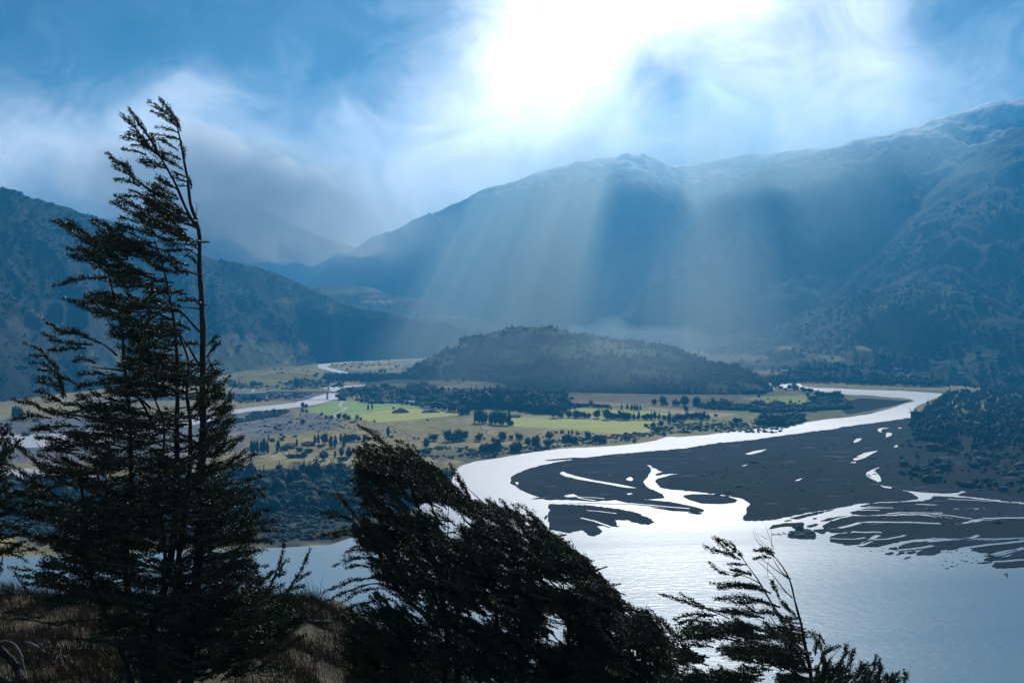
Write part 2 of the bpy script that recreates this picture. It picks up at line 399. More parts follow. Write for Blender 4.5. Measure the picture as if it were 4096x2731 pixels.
leftchan = S('V0', [(-700, 1010), (0, 1000), (150, 995), (300, 980), (430, 965), (500, 950)]) + S('Z1', [(0, 815), (200, 790), (400, 760), (600, 745), (900, 710), (1000, 690), (1150, 650), (1220, 625), (1280, 600), (1400, 575), (1450, 560), (1440, 545), (1390, 528), (1300, 515), (1400, 495), (1600, 478), (1850, 470), (2000, 460), (2200, 440), (2352, 420), (2600, 415),
                 (2600, 436), (2352, 447), (2280, 460), (2100, 468), (1900, 490), (1750, 510), (1650, 525), (1600, 540), (1620, 560), (1640, 572), (1600, 590), (1560, 610), (1560, 640), (1480, 665), (1350, 700), (1200, 735), (1050, 755), (880, 775), (760, 790), (600, 805), (400, 815), (200, 845), (0, 858)]) \
     + S('V0', [(480, 968), (400, 985), (300, 1010), (150, 1025), (0, 1030), (-700, 1050)])
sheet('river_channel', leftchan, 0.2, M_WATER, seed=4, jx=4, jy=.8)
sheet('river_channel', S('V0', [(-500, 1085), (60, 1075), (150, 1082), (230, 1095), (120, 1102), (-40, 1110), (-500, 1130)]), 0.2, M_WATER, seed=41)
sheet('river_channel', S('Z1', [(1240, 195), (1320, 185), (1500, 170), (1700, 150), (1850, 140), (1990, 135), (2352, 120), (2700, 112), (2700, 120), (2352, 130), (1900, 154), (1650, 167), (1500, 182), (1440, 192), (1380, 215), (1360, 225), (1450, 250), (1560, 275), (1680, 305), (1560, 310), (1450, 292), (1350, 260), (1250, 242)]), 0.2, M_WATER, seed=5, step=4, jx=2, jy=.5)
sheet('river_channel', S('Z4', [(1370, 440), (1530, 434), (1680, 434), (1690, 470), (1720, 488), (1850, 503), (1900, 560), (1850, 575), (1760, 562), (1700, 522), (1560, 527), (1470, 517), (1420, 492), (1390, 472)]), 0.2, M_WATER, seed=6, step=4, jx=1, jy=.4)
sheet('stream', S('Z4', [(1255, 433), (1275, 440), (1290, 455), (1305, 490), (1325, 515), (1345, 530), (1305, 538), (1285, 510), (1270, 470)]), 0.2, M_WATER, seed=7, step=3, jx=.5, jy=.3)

bar_main = S('R7', [(1585, 792), (1500, 805), (1300, 830), (1150, 850), (1050, 870), (880, 890), (700, 915), (560, 935), (420, 950), (300, 960), (150, 985), (20, 1003)]) \
    + S('R6', [(1740, 912), (1500, 930), (1200, 958), (1000, 984), (900, 1000), (760, 1030), (660, 1060), (590, 1095), (568, 1125), (575, 1145), (620, 1170), (660, 1195), (750, 1230), (830, 1256)]) \
    + S('R3', [(1430, 548), (1520, 552), (1640, 558), (1740, 550), (1900, 548), (2015, 542)]) \
    + S('R6', [(1610, 1236), (1580, 1213), (1530, 1190), (1480, 1163), (1466, 1130), (1490, 1100), (1530, 1060), (1490, 1018), (1500, 1018), (1560, 1055), (1600, 1069), (1560, 1080), (1545, 1092), (1640, 1080), (1740, 1074), (1640, 1092), (1560, 1115), (1540, 1130), (1570, 1160), (1600, 1178), (1750, 1193), (1880, 1206)]) \
    + S('R4', [(370, 112), (500, 118), (580, 135), (640, 165), (655, 205), (580, 262), (590, 282), (700, 283), (770, 278), (850, 262), (900, 250), (1000, 232), (1150, 210), (1250, 190), (1290, 178), (1400, 170), (1500, 163), (1600, 158), (1680, 150), (1690, 138), (1650, 112), (1585, 93), (1590, 88), (1660, 100), (1720, 106), (1850, 112), (1930, 108), (1958, 92), (1990, 92), (2020, 100), (1965, 112), (1930, 121), (2000, 132), (2150, 147), (2260, 160), (2500, 180), (4200, 240)]) \
    + S('R7', [(5000, 900), (2352, 850), (1700, 800)])
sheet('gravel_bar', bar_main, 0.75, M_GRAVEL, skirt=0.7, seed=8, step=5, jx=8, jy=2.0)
sheet('bar_meadow', S('V0', [(1530, 1112), (1540, 1095), (1700, 1052), (1900, 1012), (2070, 985), (2500, 985), (2900, 1010), (2900, 1150), (2352, 1140), (2220, 1128), (2150, 1118), (2060, 1118), (2050, 1135), (1980, 1140), (1900, 1160), (1800, 1184), (1712, 1186), (1716, 1165), (1722, 1150), (1700, 1142), (1640, 1131), (1560, 1122)]), 0.80, M_BARVEG, seed=9, jx=10, jy=3)
delta = [
    [(1560, 178), (1700, 182), (1850, 190), (2000, 208), (2230, 232), (2400, 250), (3600, 290), (3600, 330), (2352, 352), (2200, 356), (2000, 367), (1900, 372), (1750, 362), (1600, 342), (1500, 327), (1350, 322), (1200, 314), (1000, 303), (940, 300), (1110, 303), (1000, 292), (900, 325), (860, 318), (980, 285), (1210, 281), (1100, 272), (940, 264), (1050, 238), (1200, 234), (1500, 219), (1550, 203)],
    [(860, 330), (950, 303), (1150, 312), (1300, 322), (1200, 330), (1000, 338)],
    [(622, 447), (650, 410), (700, 388), (780, 358), (850, 350), (1000, 347), (1300, 344), (1450, 340), (1600, 352), (1750, 372), (1900, 382), (1910, 390), (1830, 410), (1640, 411), (1500, 403), (1380, 399), (1200, 396), (1030, 398), (940, 407), (850, 432), (760, 450), (640, 452)],
    [(600, 392), (700, 360), (840, 345), (760, 366), (690, 386)],
    [(540, 465), (640, 458), (760, 458), (870, 442), (960, 415), (1030, 406), (1200, 404), (1380, 408), (1600, 419), (1830, 416), (1920, 408), (1980, 388), (2200, 379), (2352, 374), (3600, 372), (3600, 500), (2352, 533), (1950, 543), (1560, 536), (1400, 543), (1300, 563), (1180, 588), (1120, 603), (1080, 611), (940, 605), (1050, 580), (1100, 517), (1036, 556), (960, 583), (840, 598), (780, 580), (700, 570), (690, 545), (680, 530), (760, 500), (880, 490), (1130, 488), (880, 481), (780, 488), (690, 490), (665, 475), (620, 500), (560, 480)],
    [(1270, 612), (1300, 597), (1400, 572), (1560, 563), (1850, 556), (2100, 560), (2352, 547), (3600, 528), (3600, 540), (2352, 555), (2100, 583), (1900, 603), (1800, 613), (1750, 633), (1625, 635), (1632, 658), (1560, 685), (1520, 680), (1420, 680), (1440, 652), (1570, 603), (1400, 632), (1280, 636)],
    [(1345, 665), (1400, 645), (1425, 660), (1380, 672)], [(1250, 675), (1290, 655), (1330, 658), (1280, 680)],
    [(1890, 640), (2000, 602), (2130, 592), (2352, 565), (3600, 545), (3600, 598), (2352, 618), (2200, 648), (2100, 658), (1980, 660)],
    [(2000, 676), (2100, 660), (2180, 655), (2160, 672), (2050, 680)],
    [(2000, 725), (2050, 702), (2200, 697), (2352, 642), (3600, 622), (3600, 690), (2352, 708), (2200, 722), (2050, 731)],
    [(2065, 772), (2110, 747), (2200, 742), (2352, 731), (3600, 715), (3600, 770), (2352, 780), (2200, 790), (2100, 792)],
    [(315, 512), (350, 482), (420, 462), (500, 457), (560, 490), (572, 530), (562, 546), (450, 541), (340, 535)],
    [(160, 447), (200, 427), (300, 410), (470, 403), (482, 415), (440, 440), (380, 455), (355, 432), (250, 442), (165, 458)],
    [(490, 440), (520, 421), (582, 413), (570, 430), (510, 446)], [(1155, 672), (1200, 656), (1242, 660), (1200, 678)], [(1180, 628), (1240, 612), (1290, 636), (1230, 636)],
    [(340, 368), (450, 340), (600, 310), (720, 292), (620, 320), (480, 352), (400, 375)], [(285, 390), (340, 382), (372, 384), (320, 392)], [(530, 375), (560, 364), (580, 366), (555, 378)],
    [(2182, 845), (2200, 840), (2215, 848), (2195, 853)], [(2190, 862), (2215, 858), (2228, 866), (2205, 870)], [(1315, 715), (1340, 705), (1390, 696), (1350, 712)], [(1940, 750), (2000, 745), (2080, 740), (2020, 752)],
]
for i, d in enumerate(delta):
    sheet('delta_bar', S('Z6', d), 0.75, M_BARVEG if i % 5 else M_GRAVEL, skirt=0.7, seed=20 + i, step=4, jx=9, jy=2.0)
for i in range(70):                                        # small silt flecks where the delta breaks up
    x0, y0, sx, sy = random.choice([(1700, 650, 260, 25), (1950, 720, 260, 30), (1250, 640, 160, 30), (1700, 760, 120, 40), (250, 505, 50, 10)])
    x = random.gauss(x0, sx * .6); y = random.gauss(y0, sy * .6); a = random.uniform(6, 26); b = random.uniform(1.5, 4)
    sheet('silt_islet', S('Z6', [(x - a, y), (x - a * .3, y - b), (x + a, y - b * .6), (x + a * .4, y + b)]), 0.55, M_BARVEG, skirt=0.4, seed=100 + i, step=4, jx=2, jy=.6)
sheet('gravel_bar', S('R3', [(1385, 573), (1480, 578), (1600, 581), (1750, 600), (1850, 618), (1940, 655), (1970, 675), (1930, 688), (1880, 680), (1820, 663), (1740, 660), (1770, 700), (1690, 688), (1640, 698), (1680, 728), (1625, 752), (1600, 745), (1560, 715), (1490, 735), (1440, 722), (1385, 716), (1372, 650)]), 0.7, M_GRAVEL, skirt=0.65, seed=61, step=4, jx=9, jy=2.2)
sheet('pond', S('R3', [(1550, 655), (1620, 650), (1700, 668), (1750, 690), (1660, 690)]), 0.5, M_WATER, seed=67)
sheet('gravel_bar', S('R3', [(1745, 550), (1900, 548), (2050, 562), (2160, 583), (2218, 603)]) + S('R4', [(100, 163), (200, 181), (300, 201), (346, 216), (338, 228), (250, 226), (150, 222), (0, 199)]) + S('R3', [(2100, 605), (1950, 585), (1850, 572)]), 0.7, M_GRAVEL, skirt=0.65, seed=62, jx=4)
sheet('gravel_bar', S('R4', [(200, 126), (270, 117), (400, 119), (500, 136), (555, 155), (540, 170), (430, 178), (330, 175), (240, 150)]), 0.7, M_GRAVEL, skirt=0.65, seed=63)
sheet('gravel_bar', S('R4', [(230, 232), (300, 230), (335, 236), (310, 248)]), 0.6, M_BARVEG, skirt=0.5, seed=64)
sheet('gravel_bar', S('R3', [(1345, 660), (1375, 630), (1382, 635), (1360, 665)]), 0.6, M_BARVEG, skirt=0.5, seed=65)
sheet('gravel_bar', S('R6', [(795, 993), (860, 984), (1010, 972), (1080, 974), (980, 984), (880, 990)]), 0.6, M_GRAVEL, skirt=0.5, seed=66)
sheet('gravel_bar', S('R7', [(1100, 700), (1250, 660), (1400, 668), (1500, 676), (1600, 672), (1560, 690), (1450, 715), (1300, 748), (1150, 770)]), 0.3, M_BARVEG, seed=68)
ponds = [('R3', [(1437, 405), (1460, 393), (1480, 405), (1530, 420), (1640, 445), (1750, 462), (1830, 478), (1870, 487), (1800, 483), (1740, 472), (1640, 454), (1530, 436), (1470, 422)]),
    ('R6', [(1345, 1120), (1380, 1100), (1402, 1120), (1385, 1131)]), ('R6', [(600, 1140), (630, 1135), (625, 1160)]), ('R6', [(930, 1230), (985, 1222), (1000, 1212), (1010, 1235), (960, 1240)]), ('R6', [(1350, 1215), (1400, 1212), (1370, 1225)]),
    ('R7', [(470, 1035), (540, 1015), (622, 1003), (580, 1022), (500, 1041)]), ('R7', [(1360, 872), (1380, 862), (1446, 859), (1392, 870), (1385, 885), (1400, 893), (1372, 886)]),
    ('R7', [(1425, 890), (1466, 895), (1460, 912), (1420, 926)]), ('R7', [(1197, 957), (1220, 935), (1263, 929), (1240, 950), (1210, 961)]), ('R7', [(1195, 1072), (1230, 1050), (1270, 1030), (1372, 1011), (1320, 1040), (1270, 1066), (1215, 1081)]),
    ('R7', [(1173, 1094), (1226, 1087), (1220, 1097)]), ('R7', [(1288, 1162), (1330, 1140), (1382, 1124), (1342, 1146), (1382, 1185), (1392, 1220), (1370, 1226), (1320, 1202), (1290, 1182)]),
    ('R7', [(1375, 1244), (1400, 1250), (1462, 1259), (1462, 1269), (1410, 1263)]), ('R7', [(795, 1223), (830, 1206), (867, 1197), (830, 1216)]), ('R7', [(1468, 992), (1500, 969), (1502, 990)]), ('R7', [(440, 1118), (498, 1104), (470, 1117)]), ('R7', [(1500, 858), (1530, 858), (1530, 863), (1500, 863)]),
    ('Z6', [(1420, 248), (1500, 247), (1590, 254), (1500, 253)]), ('Z6', [(1745, 286), (1800, 286), (1800, 290), (1745, 290)]), ('Z6', [(1910, 286), (2020, 285), (2020, 290), (1920, 291)])]
for i, (vw, q) in enumerate(ponds):
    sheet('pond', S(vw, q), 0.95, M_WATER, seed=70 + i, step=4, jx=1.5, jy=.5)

sheet('field', S('R5', [(650, 668), (720, 650), (830, 620), (900, 600), (960, 605), (932, 642), (892, 652), (935, 667), (880, 700), (855, 722), (760, 702), (680, 690)]), 0.06, M_FIELDB, seed=81, jx=1.5, jy=.6)
sheet('field', S('R5', [(965, 610), (1010, 627), (1100, 640), (1250, 635), (1400, 632), (1480, 640), (1460, 665), (1300, 662), (1200, 672), (1020, 705), (905, 716), (890, 705), (945, 668), (902, 651), (940, 642)]), 0.06, M_FIELDB, seed=82, jx=1.5, jy=.6)
sheet('field', S('R5', [(905, 718), (1020, 707), (1200, 675), (1300, 665), (1460, 670), (1480, 690), (1600, 690), (1740, 710), (1500, 735), (1300, 756), (1160, 765), (1000, 742)]), 0.06, M_FIELD, seed=83, jx=1.5, jy=.6)
sheet('field', S('Z3', [(-500, 850), (-120, 740), (0, 735), (300, 740), (700, 755), (1040, 770), (1400, 775), (1600, 770), (1780, 770), (1910, 790), (1700, 810), (1640, 850), (1680, 900), (1710, 940), (1600, 955), (1400, 960), (1200, 955), (950, 925), (600, 890), (300, 872), (-100, 860)]), 0.06, M_FIELD, seed=84, jx=3, jy=.8)
sheet('field', S('Z3', [(480, 660), (760, 605), (1000, 610), (1150, 625), (1400, 640), (1700, 650), (1900, 680), (1930, 700), (1850, 720), (1500, 700), (1200, 695), (900, 700), (700, 690)]), 0.06, M_FIELD, seed=85, jx=3, jy=.8)
sheet('field', S('Z4', [(850, 640), (1200, 625), (1600, 610), (1880, 605), (1950, 660), (1930, 700), (1750, 720), (1500, 720), (1300, 705), (1050, 680)]), 0.06, M_FIELD, seed=86, jx=3, jy=.8)
sheet('field', S('R5', [(815, 487), (880, 480), (1000, 492), (900, 505), (820, 506)]), 0.06, M_TAN, seed=87, jx=2, jy=.5)
sheet('field', S('Z3', [(1600, 600), (1900, 615), (2352, 660), (2900, 690), (2650, 730), (2352, 720), (2000, 690), (1750, 640)]), 0.05, M_TAN, seed=88, jx=4, jy=1)
sheet('field', S('Z3', [(520, 520), (900, 525), (1300, 545), (1650, 575), (1400, 580), (1000, 570)]), 0.05, M_TAN, seed=89, jx=4, jy=1)
strip('road', S('Z3', [(250, 455), (420, 455), (880, 443), (1300, 430), (1800, 418), (2352, 410)]) + S('Z4', [(300, 577), (700, 570), (1000, 562), (1200, 552), (1310, 540)]), 7.0, 0.12, M_ROAD)
strip('track', S('Z1', [(1710, 578), (1640, 620), (1600, 670), (1550, 720), (1535, 752), (1600, 768), (1640, 775), (1610, 800), (1520, 840), (1478, 880), (1498, 925)]), 7.0, 0.14, M_ROAD)
strip('road', S('Z1', [(-500, 610), (160, 583), (370, 570), (560, 562)]), 8.0, 0.12, M_ROAD)
strip('track', S('Z1', [(440, 503), (400, 515), (372, 540), (368, 570)]), 8.0, 0.12, M_ROAD)
strip('track', S('Z1', [(1330, 470), (1400, 440), (1360, 425)]), 5.0, 0.12, M_ROAD)
strip('track', S('Z1', [(-400, 1230), (0, 1150), (300, 1085), (560, 1045)]), 3.0, 0.1, M_ROAD)
strip('track', S('Z1', [(1560, 880), (1740, 850), (1920, 815), (2352, 742)]), 4.0, 0.1, M_ROAD)
strip('track', S('Z2', [(1430, 389), (1560, 402), (1730, 416)]), 4.0, 0.1, M_ROAD)
strip('track', S('Z3', [(-60, 722), (160, 714)]), 5.0, 0.1, M_ROAD)
M_DITCH = mat_flat('rough_grass', (0.05, 0.065, 0.03), (0.09, 0.10, 0.045), 0.1)
strip('field_edge', S('Z2', [(0, 800), (120, 818), (280, 880), (400, 940), (540, 1015)]), 3.5, 0.1, M_DITCH)
strip('field_edge', S('Z2', [(100, 795), (650, 765), (1000, 735), (1200, 712)]), 2.5, 0.1, M_DITCH)
strip('field_edge', S('Z2', [(1410, 850), (1415, 890), (1520, 920), (1470, 940), (1600, 1000)]), 2.5, 0.1, M_DITCH)
strip('field_edge', S('Z5', [(0, 500), (430, 520), (470, 570)]), 3, 0.1, M_DITCH)
strip('field_edge', S('Z2', [(-200, 1040), (600, 1048), (1300, 1040), (2352, 1020)]), 4, 0.1, M_DITCH)

for i in range(160):                                       # slivers of silt and scrub on the bars
    x = random.uniform(1230, 2330); y = random.uniform(1020, 1215)
    if not (in_poly(np.array([x * 1.7415]), np.array([y * 1.7415]), bar_main)[0] or y > 1150 and x > 1950): continue
    a = random.uniform(8, 30); b = random.uniform(.6, 1.5); t = random.uniform(-.12, .02) * a
    sheet('silt', S('V0', [(x - a, y - t), (x - a * .2, y - b), (x + a, y + t), (x + a * .3, y + b)]), 0.9 + i * .001, M_SILT if i % 2 else M_BARVEG, seed=300 + i, step=4, jx=5, jy=.7)

for q, wd in [([(870, 484), (1000, 489), (1140, 488)], 4), ([(760, 453), (850, 436), (940, 408), (1030, 400), (1380, 403), (1640, 414)], 4.5), ([(1104, 515), (1060, 530), (1036, 556), (990, 585), (930, 606)], 4.5), ([(1335, 514), (1260, 530), (1180, 545), (1060, 552), (960, 583)], 3), ([(1960, 514), (1890, 538), (1780, 548), (1650, 558), (1520, 570)], 4),
              ([(680, 541), (800, 545), (900, 549), (990, 531)], 2.5), ([(1570, 603), (1480, 618), (1390, 633), (1270, 640)], 4), ([(2360, 560), (2250, 575), (2120, 588), (1980, 604), (1880, 618)], 5), ([(2360, 622), (2290, 638), (2200, 652), (2050, 690)], 5), ([(1000, 268), (1100, 273), (1220, 282)], 2.5), ([(930, 301), (1020, 297), (1110, 303)], 3),
              ([(1650, 323), (1450, 322), (1300, 318), (1180, 330)], 4), ([(1420, 248), (1500, 250), (1600, 255)], 3), ([(1700, 204), (1900, 212), (2100, 222), (2240, 236)], 3), ([(2000, 370), (2200, 366), (2360, 362), (2700, 352)], 6), ([(1910, 388), (1880, 400), (1820, 414)], 4), ([(2100, 740), (2200, 735), (2360, 722)], 5), ([(2000, 680), (2120, 690), (2220, 662), (2300, 640)], 4),
              ([(1560, 540), (1700, 545), (1900, 543), (2090, 545), (2360, 538)], 3), ([(1480, 340), (1600, 335), (1750, 350), (1900, 372)], 4), ([(700, 388), (780, 362), (860, 349)], 3), ([(1350, 322), (1500, 345), (1600, 362)], 2)]:
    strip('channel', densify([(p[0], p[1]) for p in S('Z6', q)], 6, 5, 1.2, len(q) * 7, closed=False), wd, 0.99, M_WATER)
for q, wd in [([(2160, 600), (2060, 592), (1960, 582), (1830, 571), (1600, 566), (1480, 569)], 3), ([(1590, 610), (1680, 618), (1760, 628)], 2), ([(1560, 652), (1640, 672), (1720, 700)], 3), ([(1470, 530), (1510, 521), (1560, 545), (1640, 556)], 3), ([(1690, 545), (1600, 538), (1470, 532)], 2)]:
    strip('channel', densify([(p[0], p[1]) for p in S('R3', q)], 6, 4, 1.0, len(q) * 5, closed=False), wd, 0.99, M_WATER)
# ------------------------------------------------------------------ hills and mountains
def project(w):
    x, y, z = w[..., 0], w[..., 1], w[..., 2] - CAM_H
    c, s = math.cos(PITCH), math.sin(PITCH)
    fwd = y * c - z * s; up = y * s + z * c
    return CX + F * x / fwd, CY - F * up / fwd
HILLS = {}
def hill(name, crest, base, x0, x1, ncol, nrow, mat, cover, patches=(), amp=30.0, scale=500.0, prof=1.0, gully=0.0, back=1.25, crest_amp=6.0, seed=1, zmin=0.0, belly=0.0):
    """land between a foot line and a crest line, both given where the photo shows them, with the far side falling away behind"""
    X = np.linspace(x0, x1, ncol) * 1.7415
    cr = np.array(crest, float); ba = np.array(base, float)
    cx_ = cr[:, 0] * 1.7415
    cy = np.interp(X, cx_, cr[:, 1] * 1.7415); cD = np.interp(X, cx_, cr[:, 2])
    bx = ba[:, 0] * 1.7415; bD = np.interp(X, bx, ba[:, 1])
    k = np.ones(7) / 7
    def sm(a): return np.convolve(np.r_[[a[0]] * 3, a, [a[-1]] * 3], k, 'valid')
    cD = sm(cD); bD = sm(bD)
    zc = P(X, cy, cD)[:, 2]; zc = np.maximum(zc, zmin + 1.0)
    t = np.linspace(0, 1, nrow)[:, None]
    D = bD + (cD - bD) * t
    z = zmin - 2.0 + (zc - zmin + 2.0) * (t ** prof) + belly * (zc - zmin) * np.sin(math.pi * t)
    tx = ((X - CX) / F)[None, :] / math.cos(PITCH)
    x = D * tx
    win = np.sin(math.pi * np.clip(t, 0, 1)) ** 0.7
    h = np.minimum(zc - zmin, 400)[None, :] / 400
    z = z + win * h * amp * fbm(x / scale + seed * 3.1, D / scale, 6, seed)
    if gully: z = z + win * h * gully * fbm((x + D * .35) / (scale * .8) + seed, (D - x * .2) / (scale * 2.2), 6, seed + 30, 0.55, ridge=True)
    z = z + t * crest_amp * fbm(x / 60.0, D / 60.0, 4, seed + 60) * np.minimum(h * 4, 1)
    nb = 10
    tb = np.linspace(0, 1, nb + 1)[1:, None]
    Db = cD * (1 + (back - 1) * tb); xb = Db * tx
    zb = zc * (1 - tb) ** 1.2 + (zmin - 2.0) * tb
    Dall = np.concatenate([D, Db]); xall = np.concatenate([x, xb]); zall = np.concatenate([z, zb])
    w = np.stack([xall, Dall, zall], -1)
    px, py = project(w)
    cov = paint(px, py, cover, patches, seed + 7)
    nr = nrow + nb
    idx = np.arange(nr * ncol).reshape(nr, ncol)
    f = np.stack([idx[1:, :-1], idx[:-1, :-1], idx[:-1, 1:], idx[1:, 1:]], -1).reshape(-1, 4)[:, ::-1]
    o = mesh_obj(name, w.reshape(-1, 3), f, mat, cover=cov.reshape(-1, 3), smooth=True)
    tag(o, kind='structure')
    HILLS[name + str(seed)] = (w[:nrow], px[:nrow], py[:nrow])
    return o

BLUEROCK = (0.045, 0.055, 0.045)
# far peak, half lost in cloud
hill('mountain', [(-300, 470, 9500), (100, 500, 9500), (250, 505, 9500), (420, 462, 9500), (500, 448, 9500), (560, 456, 9500), (600, 474, 9500), (650, 505, 9500), (730, 542, 9500), (800, 562, 9500), (900, 610, 9500), (1100, 690, 9500)],
     [(-300, 8200), (1100, 8200)], -300, 1100, 120, 30, M_MOUNT, BLUEROCK, amp=90, scale=900, gully=120, back=1.15, seed=1, crest_amp=10)
# long mountain across the valley
hill('mountain', [(560, 780, 8500), (640, 690, 8000), (690, 648, 7900), (730, 630, 7800), (770, 608, 7800), (800, 582, 7700), (850, 546, 7700), (900, 531, 7600), (960, 503, 7500), (1020, 480, 7500), (1060, 460, 7400), (1100, 440, 7400), (1180, 418, 7300), (1230, 398, 7200), (1300, 380, 7200), (1380, 372, 7100), (1440, 359, 7000),
      (1475, 357, 7000), (1510, 368, 7000), (1550, 380, 7000), (1600, 376, 7000), (1660, 366, 7000), (1740, 352, 7000), (1830, 345, 7000), (2000, 330, 7000), (2400, 330, 7000)],
     [(560, 7300), (1000, 6300), (1400, 5600), (2400, 5300)], 560, 2400, 260, 70, M_MOUNT, BLUEROCK, [(1900, 740, 400, 40, C_OLIVE)], amp=150, scale=700, gully=240, prof=1.05, back=1.2, seed=2, crest_amp=14, belly=0.06)
# right mountain, snow at its top
hill('mountain', [(1380, 760, 5600), (1480, 640, 5600), (1560, 540, 5600), (1640, 462, 5600), (1700, 420, 5600), (1760, 388, 5600), (1830, 358, 5600), (1900, 342, 5500), (1990, 322, 5500), (2080, 300, 5500), (2130, 285, 5500), (2170, 268, 5500), (2250, 240, 5500), (2352, 222, 5400), (2500, 190, 5400), (2800, 170, 5400), (3300, 180, 5400)],
     [(1380, 4900), (1700, 4200), (2000, 3700), (2352, 3300), (3300, 3200)], 1380, 3300, 280, 80, M_MOUNT, BLUEROCK, amp=130, scale=600, gully=230, prof=1.1, back=1.2, seed=3, crest_amp=12, belly=0.05)
# near spur of it with farm clearings at the foot
SPUR_PATCH = [(1690, 822, 75, 9, C_TAN), (1600, 812, 40, 6, C_TAN), (1930, 818, 90, 12, C_OLIVE), (1830, 800, 60, 6, C_GRASS), (1760, 858, 60, 8, C_GRASS), (2100, 868, 60, 4, C_OLIVE), (2080, 860, 16, 3, C_ROCK), (1990, 800, 40, 5, C_GRASS)]
hill('mountain', [(1400, 770, 4900), (1470, 752, 4900), (1560, 738, 4850), (1650, 730, 4800), (1740, 722, 4700), (1800, 712, 4600), (1860, 690, 4500), (1930, 640, 4500), (2000, 570, 4500), (2080, 490, 4500), (2150, 425, 4500), (2210, 375, 4500), (2280, 325, 4500), (2352, 288, 4500), (2500, 230, 4500), (3200, 210, 4500)],
     [(1400, 4500), (1560, 3700), (1700, 3150), (1850, 2850), (2000, 2780), (2160, 2700), (2352, 2500), (3200, 2300)], 1400, 3200, 300, 110, M_MOUNT, C_FOREST, SPUR_PATCH, amp=50, scale=330, gully=85, prof=1.35, back=1.2, seed=4, crest_amp=10)
# terrace beyond the left hill
hill('terrace', [(600, 700, 5600), (700, 668, 5600), (730, 657, 5600), (800, 655, 5600), (860, 662, 5550), (900, 678, 5500), (950, 686, 5400), (1000, 694, 5300), (1060, 720, 5200), (1130, 742, 5100), (1200, 765, 5000)],
     [(600, 5000), (1200, 4500)], 600, 1200, 120, 26, M_HILL, C_FOREST, [(810, 668, 70, 7, C_GRASS), (870, 694, 50, 3, C_PALE), (930, 690, 50, 3, C_OLIVE), (860, 680, 30, 3, C_GRASS), (1010, 728, 60, 3, C_GRASS)], amp=20, scale=200, seed=5, crest_amp=4)
# left hill
LEFT_PATCH = [(150, 770, 240, 60, (0.042, 0.048, 0.032)), (230, 700, 160, 22, (0.05, 0.054, 0.034)), (300, 680, 90, 10, (0.07, 0.07, 0.042)), (560, 835, 160, 30, C_MEAD), (610, 800, 110, 18, C_OLIVE), (700, 835, 36, 9, C_ROCK), (640, 815, 20, 16, C_ROCK), (800, 705, 90, 14, C_MEAD), (870, 722, 100, 10, C_OLIVE), (980, 730, 60, 4, C_GRASS),
              (540, 780, 60, 14, C_ROCK), (420, 830, 200, 40, C_OLIVE), (700, 690, 60, 8, C_OLIVE)]
hill('hill', [(-900, 200, 3300), (-400, 300, 3300), (-150, 385, 3300), (0, 430, 3300), (40, 441, 3300), (100, 460, 3350), (160, 478, 3400), (230, 500, 3450), (300, 518, 3500), (400, 556, 3600), (480, 592, 3700), (560, 606, 3800), (640, 628, 3900), (690, 650, 4000), (730, 672, 4000), (770, 690, 4050), (830, 708, 4100), (900, 720, 4200), (960, 733, 4300), (1010, 742, 4350), (1060, 750, 4400), (1100, 762, 4400), (1160, 790, 4400)],
     [(-900, 1900), (-200, 2050), (0, 2250), (200, 2550), (400, 2900), (520, 3150), (620, 3350), (720, 3700), (800, 3850), (950, 4050), (1160, 4200)], -900, 1160, 380, 100, M_HILL, (0.017, 0.026, 0.017), LEFT_PATCH, amp=60, scale=260, gully=80, prof=1.25, seed=6, crest_amp=7)
# lower meadow knolls at its foot
hill('hill', [(440, 905, 2900), (500, 880, 2900), (560, 862, 2900), (620, 855, 2950), (680, 856, 2950), (740, 868, 2950), (790, 886, 2900)], [(440, 2560), (790, 2600)], 440, 790, 90, 24, M_HILL, C_MEAD,
     [(600, 868, 90, 12, C_GRASS), (700, 880, 50, 10, C_DARK), (530, 890, 60, 8, C_DARK), (640, 895, 120, 5, C_PALE)], amp=12, scale=120, seed=7, crest_amp=2, prof=0.9)
# wooded rise behind the farms, with a bare shoulder
hill('hill', [(780, 925, 2480), (850, 892, 2560), (900, 883, 2600), (960, 880, 2620), (1020, 874, 2640), (1080, 874, 2660), (1150, 880, 2660), (1220, 893, 2640), (1300, 908, 2560)], [(780, 2300), (900, 2170), (1060, 2150), (1300, 2300)], 780, 1300, 120, 26, M_HILL, C_DARK,
     [(1090, 884, 110, 11, C_PALE), (1010, 880, 50, 5, C_GRASS), (910, 885, 40, 4, C_MEAD), (1060, 897, 50, 3, C_OLIVE)], amp=8, scale=120, seed=8, crest_amp=2, prof=0.8)
